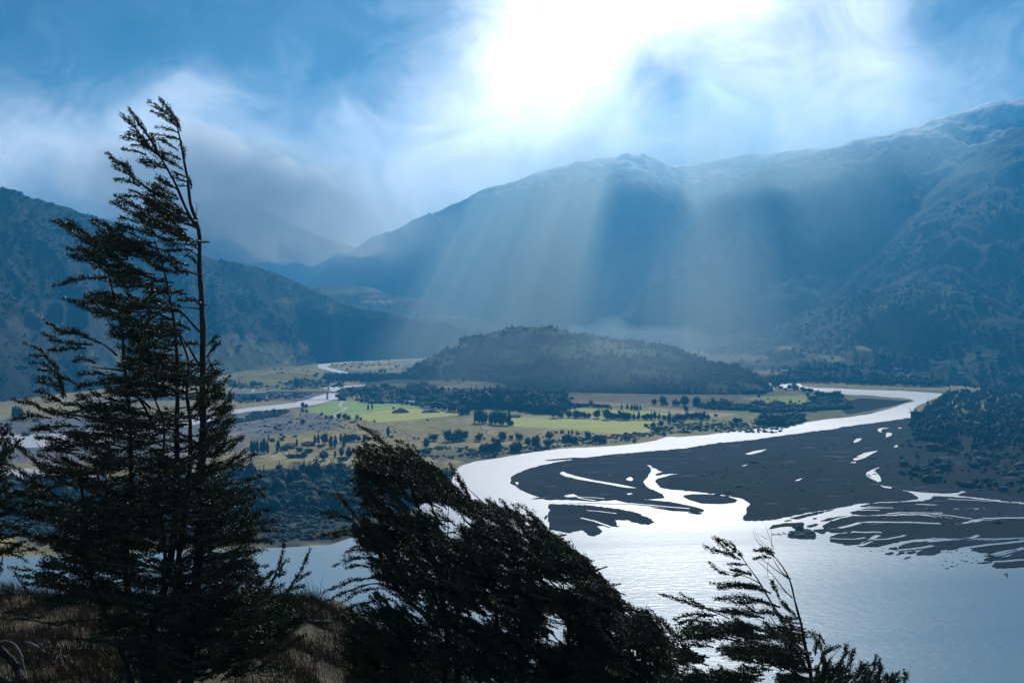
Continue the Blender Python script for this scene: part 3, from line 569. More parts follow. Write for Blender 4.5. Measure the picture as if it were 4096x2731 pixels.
# central knoll
KNOLL_PATCH = [(1270, 762, 110, 10, C_OLIVE), (1000, 825, 50, 22, C_OLIVE), (1050, 795, 30, 8, C_PALE), (1340, 800, 120, 20, C_OLIVE), (1440, 810, 90, 10, C_OLIVE), (1180, 820, 60, 20, C_OLIVE), (1120, 865, 130, 10, C_MEAD)]
hill('hill', [(880, 900, 3000), (930, 860, 3000), (955, 842, 3050), (985, 822, 3080), (1020, 803, 3100), (1060, 783, 3100), (1100, 770, 3100), (1140, 760, 3100), (1180, 753, 3100), (1215, 750, 3100), (1260, 751, 3100), (1300, 760, 3080), (1360, 770, 3050), (1410, 777, 3020), (1470, 786, 3000), (1530, 795, 2980), (1570, 808, 2960), (1620, 826, 2920), (1660, 834, 2880), (1700, 848, 2800), (1735, 860, 2700), (1755, 875, 2650), (1766, 893, 2600), (1775, 905, 2560)],
     [(880, 2900), (1000, 2760), (1150, 2650), (1280, 2520), (1500, 2460), (1700, 2440), (1775, 2450)], 880, 1775, 280, 80, M_HILL, (0.075, 0.085, 0.038), KNOLL_PATCH, amp=34, scale=150, gully=40, prof=0.62, seed=9, crest_amp=3)

# ------------------------------------------------------------------ distant woods (each one mass)
def crown_unit(kind, seed, sub=1, leaves=26):
    """verts, faces of one small tree of height 1 standing on the origin"""
    import bmesh
    bm = bmesh.new(); bmesh.ops.create_icosphere(bm, subdivisions=sub, radius=1.0)
    v = np.array([x.co[:] for x in bm.verts]); f = [[x.index for x in p.verts] for p in bm.faces]; bm.free()
    r = np.random.default_rng(seed)
    n = .92 + 0.42 * fbm(v[:, 0] * 1.7 + seed * 5.3, v[:, 1] * 1.7 + v[:, 2] * 2.1, 3, seed) * 2
    v = v * n[:, None]
    hz = np.clip(v[:, 2] * 0.5 + 0.5, 0.0, 1.12)
    if kind == 'poplar': v = np.stack([v[:, 0] * .15 * (1.12 - .65 * hz ** 2.2), v[:, 1] * .15 * (1.12 - .65 * hz ** 2.2), 0.03 + hz * .97], 1)
    elif kind == 'conifer':
        k = .26 * np.clip(1.25 - 1.15 * hz, 0.04, 1); v = np.stack([v[:, 0] * k, v[:, 1] * k, 0.04 + hz * .96], 1)
    elif kind == 'bush': v = np.stack([v[:, 0] * .75, v[:, 1] * .75, np.maximum(hz, 0.08) * 1.0 - .06], 1)
    else: v = np.stack([v[:, 0] * .42, v[:, 1] * .42, 0.10 + hz * .9], 1)
    base = len(v); quads = []
    lv = []
    sz = {'poplar': .06, 'conifer': .09, 'bush': .20, 'round': .16}[kind]
    for i in range(leaves):
        c = v[r.integers(len(v))] * (1 + r.uniform(-.05, .16)); c = c + r.normal(0, sz * .45, 3)
        a = r.normal(0, 1, 3); a /= np.linalg.norm(a); b = np.cross(a, r.normal(0, 1, 3)); b /= np.linalg.norm(b) + 1e-6
        s = sz * r.uniform(.5, 1.2)
        lv += [c - a * s, c + b * s * .6, c + a * s]
        quads.append([base, base + 1, base + 2]); base += 3
    tr = []
    if kind != 'bush':                                    # trunk
        for k in range(3):
            an = k * 2.094; lv.append(np.array([.025 * math.cos(an), .025 * math.sin(an), 0.0]))
        lv.append(np.array([0, 0, .5])); tr = [[base, base + 1, base + 3], [base + 1, base + 2, base + 3], [base + 2, base, base + 3]]
    V = np.concatenate([v, np.array(lv).reshape(-1, 3)]); Fa = np.array(f + quads + tr)
    return V, Fa
UNITS = {k: [crown_unit(k, 10 * i + s, 1, lv) for i in range(4)] for s, (k, lv) in enumerate([('round', 26), ('bush', 16), ('conifer', 20), ('poplar', 22)])}
def wood(name, pts, hs, kinds, mat, width=1.0, seed=0):
    """one mesh of many small trees standing at pts (Nx3) with heights hs"""
    r = np.random.default_rng(seed)
    V = []; Fc = []; off = 0
    for p, h in zip(pts, hs):
        v, f = UNITS[kinds[r.integers(len(kinds))]][r.integers(4)]
        a = r.uniform(0, 6.28); c, s = math.cos(a), math.sin(a); wd = h * width * r.uniform(.8, 1.25)
        q = np.stack([(v[:, 0] * c - v[:, 1] * s) * wd, (v[:, 0] * s + v[:, 1] * c) * wd, v[:, 2] * h], 1) + p
        V.append(q); Fc.append(f + off); off += len(q)
    o = mesh_obj(name, np.concatenate(V), np.concatenate(Fc), mat)
    return tag(o, kind='stuff')
def scatter_flat(poly, n, seed, clump=0.0):
    """n points of the valley floor inside a photo polygon, even on the ground rather than in the picture"""
    q = np.array([p[:2] for p in poly]); w = G(q[:, 0], q[:, 1])
    r = np.random.default_rng(seed); out = []
    while len(out) < n:
        p = np.stack([r.uniform(w[:, 0].min(), w[:, 0].max(), 4000), r.uniform(w[:, 1].min(), w[:, 1].max(), 4000)], 1)
        ok = in_poly(p[:, 0], p[:, 1], w)
        if clump: ok &= fbm(p[:, 0] / clump, p[:, 1] / clump, 3, seed) > r.uniform(-.35, .35, len(p))
        out += p[ok].tolist()
    p = np.array(out[:n]); return np.concatenate([p, np.zeros((n, 1))], 1)
def flat_wood(name, view, poly, n, h, kinds, mat=None, seed=0, width=1.0, clump=0.0, hvar=.3):
    pts = scatter_flat(S(view, poly), n, seed, clump); r = np.random.default_rng(seed + 1)
    pts[:, 2] -= .2
    return wood(name, pts, h * np.exp(r.normal(0, hvar, n)), kinds, mat or M_FAR_TREE, width, seed)
def hill_wood(key, name, n, h, kinds, test, mat=None, seed=0, width=1.0, hvar=.3, clump=80.0, tmax=1.0, thr=0.0):
    w, px, py = HILLS[key]; r = np.random.default_rng(seed); nr, nc = px.shape
    k = n * 14
    i = r.uniform(0, (nr - 1.01) * tmax, k); j = r.uniform(0, nc - 1.01, k); i0 = i.astype(int); j0 = j.astype(int); fi = (i - i0)[:, None]; fj = (j - j0)[:, None]
    p = (w[i0, j0] * (1 - fj) + w[i0, j0 + 1] * fj) * (1 - fi) + (w[i0 + 1, j0] * (1 - fj) + w[i0 + 1, j0 + 1] * fj) * fi
    x, y = project(p); x /= 1.7415; y /= 1.7415
    ok = (x > -150) & (x < 2500) & (fbm(p[:, 0] / clump, p[:, 1] / clump, 3, seed) > thr + r.uniform(-.25, .25, k)) & test(x, y, r.uniform(0, 1, k))
    # thin with distance so that density on the hill is even
    p = p[ok][:n]; p[:, 2] -= h * .12
    return wood(name, p, h * np.exp(r.normal(0, hvar, len(p))), kinds, mat or M_FAR_TREE, width, seed)

def not_in(patches, keep=0.12):
    def t(x, y, u):
        ok = np.ones(len(x), bool)
        for cx, cy, rx, ry, c in patches:
            if c is not C_DARK: ok &= (np.hypot((x - cx) / rx, (y - cy) / ry) > .95) | (u < keep)
        return ok
    return t
hill_wood('hill6', 'forest', 4200, 6.0, ['round', 'conifer', 'bush'], not_in(LEFT_PATCH, .10), M_FAR_CONIFER, seed=31, thr=-.1, width=1.3)
hill_wood('hill9', 'forest', 3600, 6.5, ['round', 'round', 'bush', 'conifer'], not_in(KNOLL_PATCH, .22), seed=32, thr=-.12, clump=60, width=1.1)
hill_wood('hill8', 'forest', 1000, 6.5, ['round', 'bush', 'conifer'], not_in([(1090, 884, 110, 11, C_PALE), (1010, 880, 50, 5, C_GRASS), (910, 885, 40, 4, C_MEAD)], .05), seed=33, thr=-.35, width=1.2)
hill_wood('hill7', 'scrub', 260, 5.0, ['bush', 'round'], lambda x, y, u: np.hypot((x - 600) / 90, (y - 868) / 12) > 1, seed=34, thr=0.0)
hill_wood('mountain4', 'forest', 4600, 9.0, ['round', 'conifer', 'round'], not_in(SPUR_PATCH, .08), M_FAR_CONIFER, seed=35, thr=-.12, clump=120, tmax=.8, width=1.3)
hill_wood('terrace5', 'forest', 300, 10.0, ['round', 'conifer'], not_in([(810, 668, 70, 7, C_GRASS), (870, 694, 50, 4, C_PALE), (930, 690, 50, 3, C_OLIVE)], .05), seed=36, thr=-.2)
flat_wood('forest', 'V0', [(2085, 985), (2120, 940), (2180, 912), (2260, 900), (2500, 880), (2900, 900), (2900, 1070), (2500, 1060), (2300, 1040), (2180, 1030), (2105, 1015)], 4600, 9.5, ['round', 'conifer', 'round', 'poplar'], M_FAR_CONIFER, seed=41, width=1.0, hvar=.38)
flat_wood('scrub', 'V0', [(2070, 1010), (2300, 1045), (2800, 1060), (2800, 1150), (2352, 1140), (2200, 1120), (2060, 1100)], 420, 6.0, ['bush', 'round'], seed=42, clump=60)
flat_wood('forest', 'V0', [(-200, 1105), (300, 1110), (560, 1092), (700, 1086), (800, 1078), (900, 1080), (1030, 1092), (1030, 1125), (950, 1165), (840, 1185), (560, 1180), (-200, 1190)], 3600, 6.5, ['round', 'bush', 'round', 'conifer'], M_FAR_CONIFER, seed=43, width=1.1, hvar=.4)
flat_wood('scrub', 'V0', [(-100, 1150), (560, 1160), (900, 1150), (1000, 1130), (860, 1212), (745, 1238), (600, 1246), (-100, 1255)], 3400, 2.2, ['bush'], M_FAR_CONIFER, seed=44, width=1.3, clump=70)
flat_wood('forest', 'Z2', [(1180, 700), (1240, 640), (1500, 615), (1900, 640), (2180, 690), (2352, 690), (2352, 590), (2200, 560), (1900, 560), (1500, 570), (1250, 580), (1150, 640)], 520, 15.0, ['round', 'poplar', 'conifer', 'round'], seed=45, hvar=.35)
flat_wood('forest', 'Z3', [(0, 650), (150, 690), (330, 700), (700, 640), (740, 610), (500, 580), (300, 540), (0, 560)], 150, 13.0, ['round'], seed=46)
flat_wood('pine_plantation', 'Z1', [(1290, 395), (1450, 428), (1900, 445), (2200, 425), (2600, 415), (2600, 350), (1900, 345), (1350, 345)], 900, 11.0, ['conifer'], M_FAR_CONIFER, seed=47, hvar=.12)
flat_wood('scrub', 'Z1', [(280, 925), (380, 860), (500, 850), (700, 825), (860, 828), (700, 895), (520, 925)], 420, 3.6, ['bush', 'round'], seed=48, width=1.2)
flat_wood('scrub', 'Z1', [(-300, 1000), (80, 950), (280, 920), (500, 925), (200, 975), (-300, 1040)], 300, 3.0, ['bush'], seed=49, width=1.2)
flat_wood('scrub', 'Z4', [(300, 775), (550, 745), (800, 758), (1000, 768), (1250, 768), (1700, 772), (1770, 745), (1900, 690), (2230, 670), (2352, 710), (2352, 790), (1800, 822), (1300, 850), (800, 812), (400, 792)], 700, 6.5, ['bush', 'round'], seed=50, width=1.2)
flat_wood('scrub', 'Z4', [(1060, 985), (1200, 950), (1400, 930), (1680, 930), (1720, 970), (1600, 1010), (1400, 1015), (1200, 1010)], 240, 9.0, ['round', 'bush'], seed=51)
flat_wood('forest', 'R7', [(600, 545), (680, 575), (760, 560), (830, 560), (1050, 560), (1300, 575), (1800, 590), (1850, 560), (1300, 535), (700, 535)], 700, 13.0, ['round', 'conifer'], seed=52)
flat_wood('scrub', 'Z2', [(540, 1190), (900, 1130), (1900, 1150), (2352, 1130), (2352, 1170), (1500, 1290), (700, 1300)], 330, 2.0, ['bush'], seed=53, width=1.3, clump=25)
flat_wood('scrub', 'Z3', [(0, 1130), (300, 1060), (900, 990), (1400, 955), (1700, 930), (1850, 960), (1600, 1030), (1000, 1090), (300, 1150)], 380, 1.9, ['bush'], seed=54, width=1.3, clump=25)
flat_wood('scrub', 'Z3', [(1750, 900), (2000, 820), (2600, 780), (3600, 840), (3400, 950), (2352, 940), (1900, 960)], 330, 2.4, ['bush'], seed=55, width=1.3, clump=30)
flat_wood('scrub', 'Z1', [(0, 1000), (1000, 860), (1400, 900), (2300, 1050), (2300, 1150), (0, 1180)], 260, 1.4, ['bush'], seed=56, width=1.5, clump=30)
flat_wood('scrub', 'Z1', [(130, 650), (500, 590), (1200, 580), (1000, 650), (500, 700), (140, 720)], 200, 3.0, ['bush'], seed=57, width=1.2, clump=30)
flat_wood('scrub', 'Z1', [(1450, 190), (2000, 165), (2700, 140), (2700, 300), (1900, 295), (1500, 230)], 260, 2.5, ['bush'], seed=58, width=1.3, clump=40)
flat_wood('scrub', 'V0', [(1560, 1100), (1900, 1020), (2070, 1000), (2060, 1110), (1900, 1150), (1720, 1170)], 300, 1.6, ['bush'], seed=59, width=1.6, clump=25)
flat_wood('scrub', 'V0', [(2000, 1165), (2600, 1160), (2700, 1220), (2100, 1210)], 240, 1.2, ['bush'], seed=60, width=1.6, clump=25)

# ------------------------------------------------------------------ single trees of the valley
PROTO = {}
def tree_mesh(kind, i):
    key = (kind, i)
    if key not in PROTO:
        v, f = crown_unit(kind, 200 + 17 * i + len(kind), 2, {'round': 150, 'bush': 70, 'conifer': 110, 'poplar': 110}[kind])
        me = bpy.data.meshes.new(kind + '_tree'); me.from_pydata(v.tolist(), [], f.tolist()); me.update(); me.validate()
        me.materials.append(M_FAR_CONIFER if kind in ('conifer',) else M_FAR_TREE)
        PROTO[key] = me
    return PROTO[key]
NAME = {'poplar': 'poplar_tree', 'round': 'broadleaf_tree', 'bush': 'bush', 'conifer': 'conifer_tree'}
WID = {'poplar': .30, 'round': .84, 'bush': 1.5, 'conifer': .5}
CATS = {'poplar': 'tree', 'round': 'tree', 'bush': 'bush', 'conifer': 'tree'}
TREE_N = [0]
def tree(view, x, y, h, kind, label, group=None, w=None):
    (px, py), = S(view, [(x, y)]); k = VIEWS[view][2]
    p = G(px, py, 0.0); px_m = p[1] / F
    H = h / k * px_m; W = (w / k * px_m) if w else H * WID[kind]
    TREE_N[0] += 1
    o = bpy.data.objects.new(NAME[kind], tree_mesh(kind, TREE_N[0] % 4)); COL.objects.link(o)
    o.location = (p[0], p[1], -.1); o.rotation_euler = (0, 0, random.uniform(0, 6.28))
    s = W / WID[kind] ; o.scale = (s, s, H)
    return tag(o, label, CATS[kind], group)
def trees(view, kind, label, group, items):
    for it in items: tree(view, it[0], it[1], it[2], kind, label, group, it[3] if len(it) > 3 else None)

trees('Z5', 'poplar', 'blurred poplar in the dense block at the near left of the plain', 'poplars in the left block', [(20, 540, 170), (60, 545, 175), (100, 545, 180), (150, 545, 170), (190, 545, 200), (230, 540, 160)])
tree('Z5', 372, 530, 180, 'poplar', 'lone spindle-shaped poplar just right of the left poplar block')
tree('Z5', 632, 465, 120, 'poplar', 'slim dark poplar rising behind a low rounded thicket')
trees('Z5', 'poplar', 'one of two twin poplars with bare stems before the plain tree row', 'twin poplars before the tree row', [(1090, 470, 165, 55), (1147, 470, 170, 50)])
trees('Z5', 'poplar', 'poplar at the left end of the tree row across the plain', 'poplars at the row end', [(870, 430, 140), (920, 430, 160)])
tree('Z5', 1220, 395, 115, 'poplar', 'slim poplar at the middle gap of the plain tree row')
tree('Z5', 1265, 465, 170, 'poplar', 'tall thin poplar crossing in front of the plain tree row')
tree('Z5', 1140, 610, 110, 'poplar', 'small poplar beside the pale thicket near the wood edge')
trees('Z5', 'poplar', 'poplar in the dark pair standing near the wood edge', 'dark poplar pair near the wood', [(1230, 590, 140, 70), (1330, 600, 140, 80)])
tree('Z5', 1445, 590, 140, 'poplar', 'poplar standing nearest to the leaning tip of the middle windswept tree')
tree('Z5', 1855, 320, 135, 'poplar', 'isolated leaning poplar in the open brown pasture', w=52)
tree('Z5', 250, 375, 75, 'poplar', 'short pointed poplar behind the left poplar block', w=30)
tree('Z5', 1000, 420, 130, 'round', 'largest round tree in the row across the plain', w=100)
trees('Z5', 'round', 'round tree in the right half of the plain tree row', 'round trees in the plain row', [(1310, 390, 95), (1360, 385, 95), (1400, 385, 90), (1460, 388, 70), (1540, 380, 60), (1590, 380, 55)])
trees('Z5', 'bush', 'rounded thicket clump on the near part of the plain', 'thicket clumps on the near plain', [(425, 375, 45, 65), (300, 385, 45, 90), (540, 470, 65, 180), (460, 505, 65, 120), (665, 520, 60, 85), (800, 535, 60, 140), (780, 440, 55, 170), (560, 605, 60, 130), (660, 600, 55, 120), (725, 600, 70, 110), (1250, 640, 60, 150), (940, 470, 45, 60), (990, 455, 25, 30)])
tree('Z5', 990, 640, 110, 'round', 'pale loose tree at the edge of the dark near wood', w=120)
trees('Z5', 'bush', 'small dark bush dotted over the left grassland', 'bushes on the left grassland', [(605, 325, 25, 70), (420, 305, 30, 45), (455, 335, 30, 45), (400, 180, 30, 60), (335, 200, 28, 55), (350, 225, 25, 50), (413, 235, 28, 55), (140, 240, 18, 45), (215, 268, 20, 50), (265, 258, 18, 40), (205, 190, 28, 40), (540, 135, 30, 70), (820, 190, 25, 50), (1190, 178, 12, 50), (1380, 135, 25, 80)])
tree('Z5', 710, 155, 60, 'round', 'solitary round tree on the bare ground below the left channel', w=65)
trees('Z5', 'bush', 'one of two low bushes at the end of the diagonal ditch', 'bushes by the diagonal ditch', [(2210, 350, 25, 45), (2265, 355, 22, 40)])
tree('Z5', 1905, 335, 30, 'bush', 'low bush beside the isolated leaning poplar', w=60)
trees('Z5', 'round', 'tree by the farmyard where the winding track ends', 'trees around the track end', [(1275, 95, 75), (1325, 95, 55), (1440, 95, 65), (1190, 85, 75), (1100, 90, 50), (1020, 80, 40), (1490, 105, 45)])
trees('Z5', 'poplar', 'tiny shrub-like poplar along the lower edge of the green field', 'tiny poplars by the green field', [(1535, 115, 30), (1563, 115, 25), (1062, 118, 35)])
tree('Z5', 1672, 130, 35, 'round', 'tiny round tree at the corner of two pastures')
tree('Z5', 960, 40, 40, 'round', 'small tree at the left tip of the bright green field')
trees('Z1', 'round', 'tree in the pair on the river bank by the bright green field', 'pair of bank trees', [(1045, 775, 70, 45), (1090, 770, 45)])
trees('Z1', 'round', 'bushy tree just below the pair on the left river bank', 'bushy trees below the bank', [(1040, 840, 55), (1095, 840, 40)])
trees('Z1', 'poplar', 'one of two small poplars standing in the green field', 'two poplars in the green field', [(1925, 805, 80), (1975, 795, 85)])
tree('Z1', 2265, 795, 38, 'round', 'tiny ball-shaped tree beside the dry mound in the green field')
tree('Z1', 1710, 580, 75, 'round', 'dark wide tree at the right end of the bridge', w=100)
tree('Z1', 965, 515, 125, 'round', 'tall dark tree above the bridge approach among the small roofs', w=80)
trees('Z1', 'round', 'small tree near the roofs above the long bridge', 'trees near the bridge roofs', [(1160, 505, 45), (700, 510, 45), (1215, 515, 30), (1035, 520, 35)])
tree('Z1', 1390, 525, 25, 'round', 'tiny tree on the spit above the bridge')
trees('Z1', 'round', 'tree in the loose clump on the flats below the bridge road', 'clump below the bridge road', [(200, 660, 60, 90), (265, 690, 75, 80), (375, 690, 90, 90), (460, 690, 55, 60), (730, 640, 45), (820, 655, 35)])
trees('Z1', 'round', 'dark tree between the meadow and the pine plantation', 'trees beside the plantation', [(1215, 390, 65), (1160, 380, 45), (1240, 345, 45)])
trees('Z1', 'round', 'tree on the pale island of the far left river bend', 'trees on the far bend', [(2095, 310, 50, 45), (2145, 305, 50), (2300, 240, 40), (1440, 210, 30), (1640, 265, 25)])
trees('Z1', 'round', 'tree in the row at the foot of the left hill', 'row at the left hill foot', [(670, 315, 60), (760, 300, 50), (840, 315, 50), (930, 320, 45), (1040, 310, 40), (1110, 320, 40)])
trees('Z1', 'round', 'tiny bank tree along the far bright river bend', 'bank trees of the far bend', [(1730, 162, 22), (1760, 160, 22), (1800, 158, 20), (1840, 158, 24), (1880, 155, 24), (2020, 152, 20), (2060, 150, 22), (2200, 145, 22)])
tree('Z2', 790, 1050, 95, 'round', 'broad squat tree by the diagonal ditch end', w=130)
trees('Z2', 'round', 'big windblown tree in the largest clump of the brown pasture', 'largest pasture clump', [(985, 1060, 140, 110), (1045, 1065, 100, 110), (1130, 1050, 140, 120), (1210, 1040, 125, 100)])
tree('Z2', 1395, 1055, 100, 'round', 'single tree right of the largest pasture clump', w=80)
tree('Z2', 1580, 1055, 55, 'bush', 'dark bush at the end of the curving ditch', w=62)
tree('Z2', 1707, 1045, 110, 'round', 'round single tree right of the curving ditch', w=92)
tree('Z2', 1830, 1035, 65, 'round', 'smallest ragged tree in the pasture row above the river', w=60)
tree('Z2', 1940, 1035, 80, 'round', 'half-round tree next to the smallest ragged one', w=92)
tree('Z2', 690, 1150, 120, 'round', 'tree standing above the middle windswept crown', w=82)
trees('Z2', 'round', 'tree in the dense dark clump on the near river bank', 'clump on the near river bank', [(1460, 1200, 105, 110), (1520, 1205, 100, 100), (1580, 1205, 115, 110)])
tree('Z2', 1645, 1215, 180, 'round', 'tall pointed tree at the right end of the near bank clump', w=100)
tree('Z2', 1895, 1195, 125, 'round', 'wide dark tree alone on the near river bank', w=150)
tree('Z2', 700, 1215, 60, 'bush', 'dark thicket just behind the middle windswept crown', w=130)
tree('Z2', 1145, 1195, 40, 'bush', 'low lone bush on the dark grass above the river', w=52)
tree('Z2', 1470, 1030, 25, 'bush', 'tiny bush between two single pasture trees', w=45)
tree('Z2', 705, 780, 26, 'bush', 'tiny dark bush on the fence line between green and brown pasture', w=32)
B1 = [(1345, 808, 185), (1375, 812, 190), (1405, 815, 200), (1435, 815, 190), (1465, 815, 180), (1495, 812, 165)]
B2 = [(1550, 820, 150), (1580, 825, 180), (1610, 830, 185), (1640, 832, 200), (1670, 832, 190), (1700, 835, 200), (1730, 835, 195), (1760, 835, 190), (1800, 835, 200)]
trees('Z2', 'poplar', 'tall poplar in the left block of the dark double poplar stand', 'left half of the poplar stand', [b + (42,) for b in B1])
trees('Z2', 'poplar', 'tall poplar in the right block of the dark double poplar stand', 'right half of the poplar stand', [b + (44,) for b in B2])
tree('Z2', 1820, 842, 65, 'round', 'small round tree at the right foot of the poplar stand', w=75)
trees('Z2', 'round', 'tree in front of the valley wood left of the poplar stand', 'trees left of the poplar stand', [(780, 625, 90, 90), (860, 620, 50, 70), (935, 635, 62, 70), (1000, 655, 110, 60), (1060, 662, 100, 95), (1130, 655, 60), (1190, 672, 110), (1240, 692, 100)])
tree('Z3', 390, 740, 150, 'round', 'tallest tree at the left end of the hedge row above the big green field', w=110)
trees('Z3', 'round', 'tree in the hedge row above the big green field', 'hedge row above the green field', [(480, 740, 80, 80), (590, 738, 80, 80), (690, 742, 95, 90), (750, 740, 80), (800, 745, 75), (860, 745, 65), (1185, 758, 75, 80), (1240, 760, 75, 80), (1300, 768, 110), (1340, 768, 90), (1385, 768, 90), (1600, 768, 75), (1650, 770, 80), (1745, 770, 100, 50), (1870, 768, 60)])
trees('Z3', 'conifer', 'pointed tree in the hedge row above the big green field', 'pointed hedge row trees', [(1460, 768, 95, 60), (1530, 768, 115, 65), (1700, 770, 108, 50), (1800, 768, 98, 55)])
tree('Z3', 970, 748, 115, 'round', 'round-topped tree left of the dark dome in the hedge row', w=105)
tree('Z3', 1100, 762, 128, 'round', 'dark dome-shaped tree in the middle of the hedge row', w=98)
trees('Z3', 'conifer', 'ragged tree at the right corner of the big green field', 'ragged corner trees', [(1940, 803, 135, 80), (2000, 818, 110, 80)])
trees('Z3', 'round', 'tree in the thinning right end of the hedge row', 'right end of the hedge row', [(2080, 782, 95, 70), (2120, 782, 70), (2180, 752, 75), (2240, 757, 70), (2300, 757, 90), (2350, 757, 80)])
trees('Z3', 'conifer', 'thin hazy tree along the upper pale field', 'thin trees by the upper pale field', [(1300, 630, 75), (1375, 632, 85), (1435, 640, 90), (1475, 642, 95), (1510, 642, 80), (1550, 637, 70), (1160, 637, 55)])
trees('Z3', 'round', 'hazy round tree at the foot of the knoll', 'hazy trees below the knoll', [(540, 502, 40, 60), (630, 497, 35, 55), (885, 562, 50, 45)])
trees('Z3', 'round', 'tree in the dark band between the wood and the pale field', 'band beside the pale field', [(540, 600, 60, 70), (600, 600, 60, 70), (660, 602, 55, 70), (720, 600, 55, 70), (780, 600, 55, 70), (840, 600, 50, 70), (920, 603, 50, 75), (990, 606, 50, 75), (1060, 607, 48, 75), (1110, 608, 40, 60)])
trees('Z3', 'round', 'hazy round tree in the upper field row', 'upper field row', [(1735, 567, 70, 70), (1850, 567, 105, 80), (1900, 570, 40, 60), (2010, 577, 80, 60), (2060, 577, 55, 50), (2310, 572, 95, 80)])
tree('Z3', 2148, 583, 118, 'round', 'largest dome-shaped tree of the hazy upper row', w=108)
tree('Z3', 2165, 655, 60, 'round', 'pale tree below the largest hazy dome')
tree('Z3', 330, 1032, 95, 'round', 'wide tree on the bank right of the near bank clumps', w=105)
tree('Z3', 560, 1067, 105, 'round', 'left of two dark cone-like trees above the river', w=105)
tree('Z3', 660, 1072, 88, 'round', 'right of two dark cone-like trees above the river', w=86)
tree('Z3', 140, 1142, 155, 'round', 'tall leaning tree with a straight edge above the river', w=115)
tree('Z3', 40, 1122, 105, 'round', 'tree joined to the left side of the tall leaning bank tree', w=85)
tree('Z3', 310, 1127, 80, 'round', 'dark low tree near the water right of the tall leaning one', w=75)
tree('Z3', 842, 1017, 92, 'round', 'egg-shaped single tree below the big green field', w=82)
trees('Z3', 'round', 'dark tree in the wide mound-like clump above the bright river', 'mound-like clump above the river', [(955, 1082, 105, 95), (1010, 1084, 85, 90), (1060, 1082, 65, 75)])
tree('Z3', 1360, 1052, 72, 'round', 'round tree alone above the brightest river stretch', w=80)
tree('Z3', 1470, 1072, 36, 'round', 'small bush-like tree nearest the brightest river stretch', w=42)
trees('Z3', 'conifer', 'small shrub in the line along the lower field edge', 'shrub line under the green field', [(490, 952, 50, 45), (515, 950, 55, 25), (590, 952, 45, 35), (635, 957, 58, 45), (690, 972, 62, 30), (720, 972, 50, 40), (765, 962, 25, 18)])
trees('Z3', 'bush', 'dark bush on the rough strip at the right end of the green field', 'bushes at the field end', [(1625, 862, 45, 62), (1665, 885, 30, 40), (1720, 875, 78, 75), (1740, 905, 50, 90), (1765, 935, 60, 100), (1830, 840, 65, 80), (1865, 977, 48, 60)])
trees('Z3', 'bush', 'tiny bush on the rough bank below the big green field', 'tiny bushes on the rough bank', [(1560, 990, 25, 120), (1150, 1010, 25, 60), (1240, 975, 20, 40), (1420, 980, 25, 60), (910, 965, 20, 25), (240, 1007, 20, 25), (420, 942, 25, 60), (370, 1070, 50, 60), (1220, 1025, 25, 60), (1650, 965, 25, 80)])
tree('Z4', 130, 748, 118, 'round', 'broad dome tree at the left of the right field row', w=108)
tree('Z4', 290, 748, 108, 'round', 'ragged-topped tree second in the right field row', w=88)
tree('Z4', 510, 768, 132, 'conifer', 'tall pointed tree in the right field row', w=100)
trees('Z4', 'round', 'one of two joined trees in the right field row', 'joined trees of the right row', [(630, 738, 82, 60), (695, 743, 68, 60)])
tree('Z4', 790, 706, 42, 'conifer', 'tiny thin tree left in the right-hand pasture')
tree('Z4', 1125, 636, 52, 'conifer', 'dark pointed tree in the upper right-hand pasture', w=42)
tree('Z4', 1785, 622, 46, 'round', 'tiny round tree at the upper right pasture corner')
trees('Z4', 'round', 'small tree dotted in the lit right-hand pasture', 'dots in the right pasture', [(1250, 670, 24), (1335, 712, 42), (1415, 746, 58, 50), (1550, 716, 42), (1605, 726, 22), (1745, 726, 26), (1670, 702, 26)])
tree('Z4', 1675, 746, 26, 'bush', 'low wide bush at the right end of the lit pasture', w=46)
trees('Z4', 'round', 'tree in the double crown at the lower edge of the lit pasture', 'double crown by the lit pasture', [(1105, 748, 68, 75), (1165, 748, 72, 80)])
tree('Z4', 965, 762, 52, 'conifer', 'small pointed tree on the hedge of the lit pasture', w=40)
trees('Z4', 'round', 'dark tree in the grove at the inner river bend', 'grove at the river bend', [(1920, 635, 85, 75), (1990, 645, 75, 75), (2060, 645, 75, 75), (2130, 645, 95, 85), (2190, 645, 90, 80), (2240, 655, 60, 70)])
trees('Z4', 'conifer', 'pointed tree in the clump at the right end of the pale field', 'clump past the pale field', [(270, 928, 95, 75), (390, 932, 115, 90), (440, 932, 80, 80), (340, 930, 80, 70)])
trees('Z4', 'round', 'small tree left of the pointed clump past the pale field', 'small trees past the pale field', [(150, 922, 70, 50), (200, 922, 70, 50), (60, 952, 80, 60), (20, 952, 80, 50)])
trees('Z4', 'round', 'tree in the dark thicket above the right river reach', 'thicket above the right reach', [(820, 977, 65, 80), (880, 967, 50, 60), (780, 1032, 45, 40), (820, 1027, 40, 40), (930, 1007, 35, 70), (680, 1022, 40, 30)])
trees('Z4', 'bush', 'small shrub on the green flat above the right river reach', 'shrubs on the green flat', [(550, 887, 30, 50), (310, 1062, 60, 100), (230, 1066, 25, 60), (430, 1047, 55, 70), (110, 1082, 30, 50), (345, 1092, 30, 45), (395, 1087, 30, 35), (530, 1012, 40, 90), (490, 1030, 15, 20)])
trees('Z4', 'round', 'dark tree against the glittering water behind the knoll end', 'trees before the glittering water', [(1540, 530, 60, 60), (1600, 530, 80, 60), (1640, 540, 70, 50), (1720, 552, 55, 60), (1760, 560, 45, 50), (1820, 568, 55, 70), (1490, 540, 35, 60), (1420, 520, 35, 60), (1340, 500, 75, 60), (1380, 480, 70, 50)])
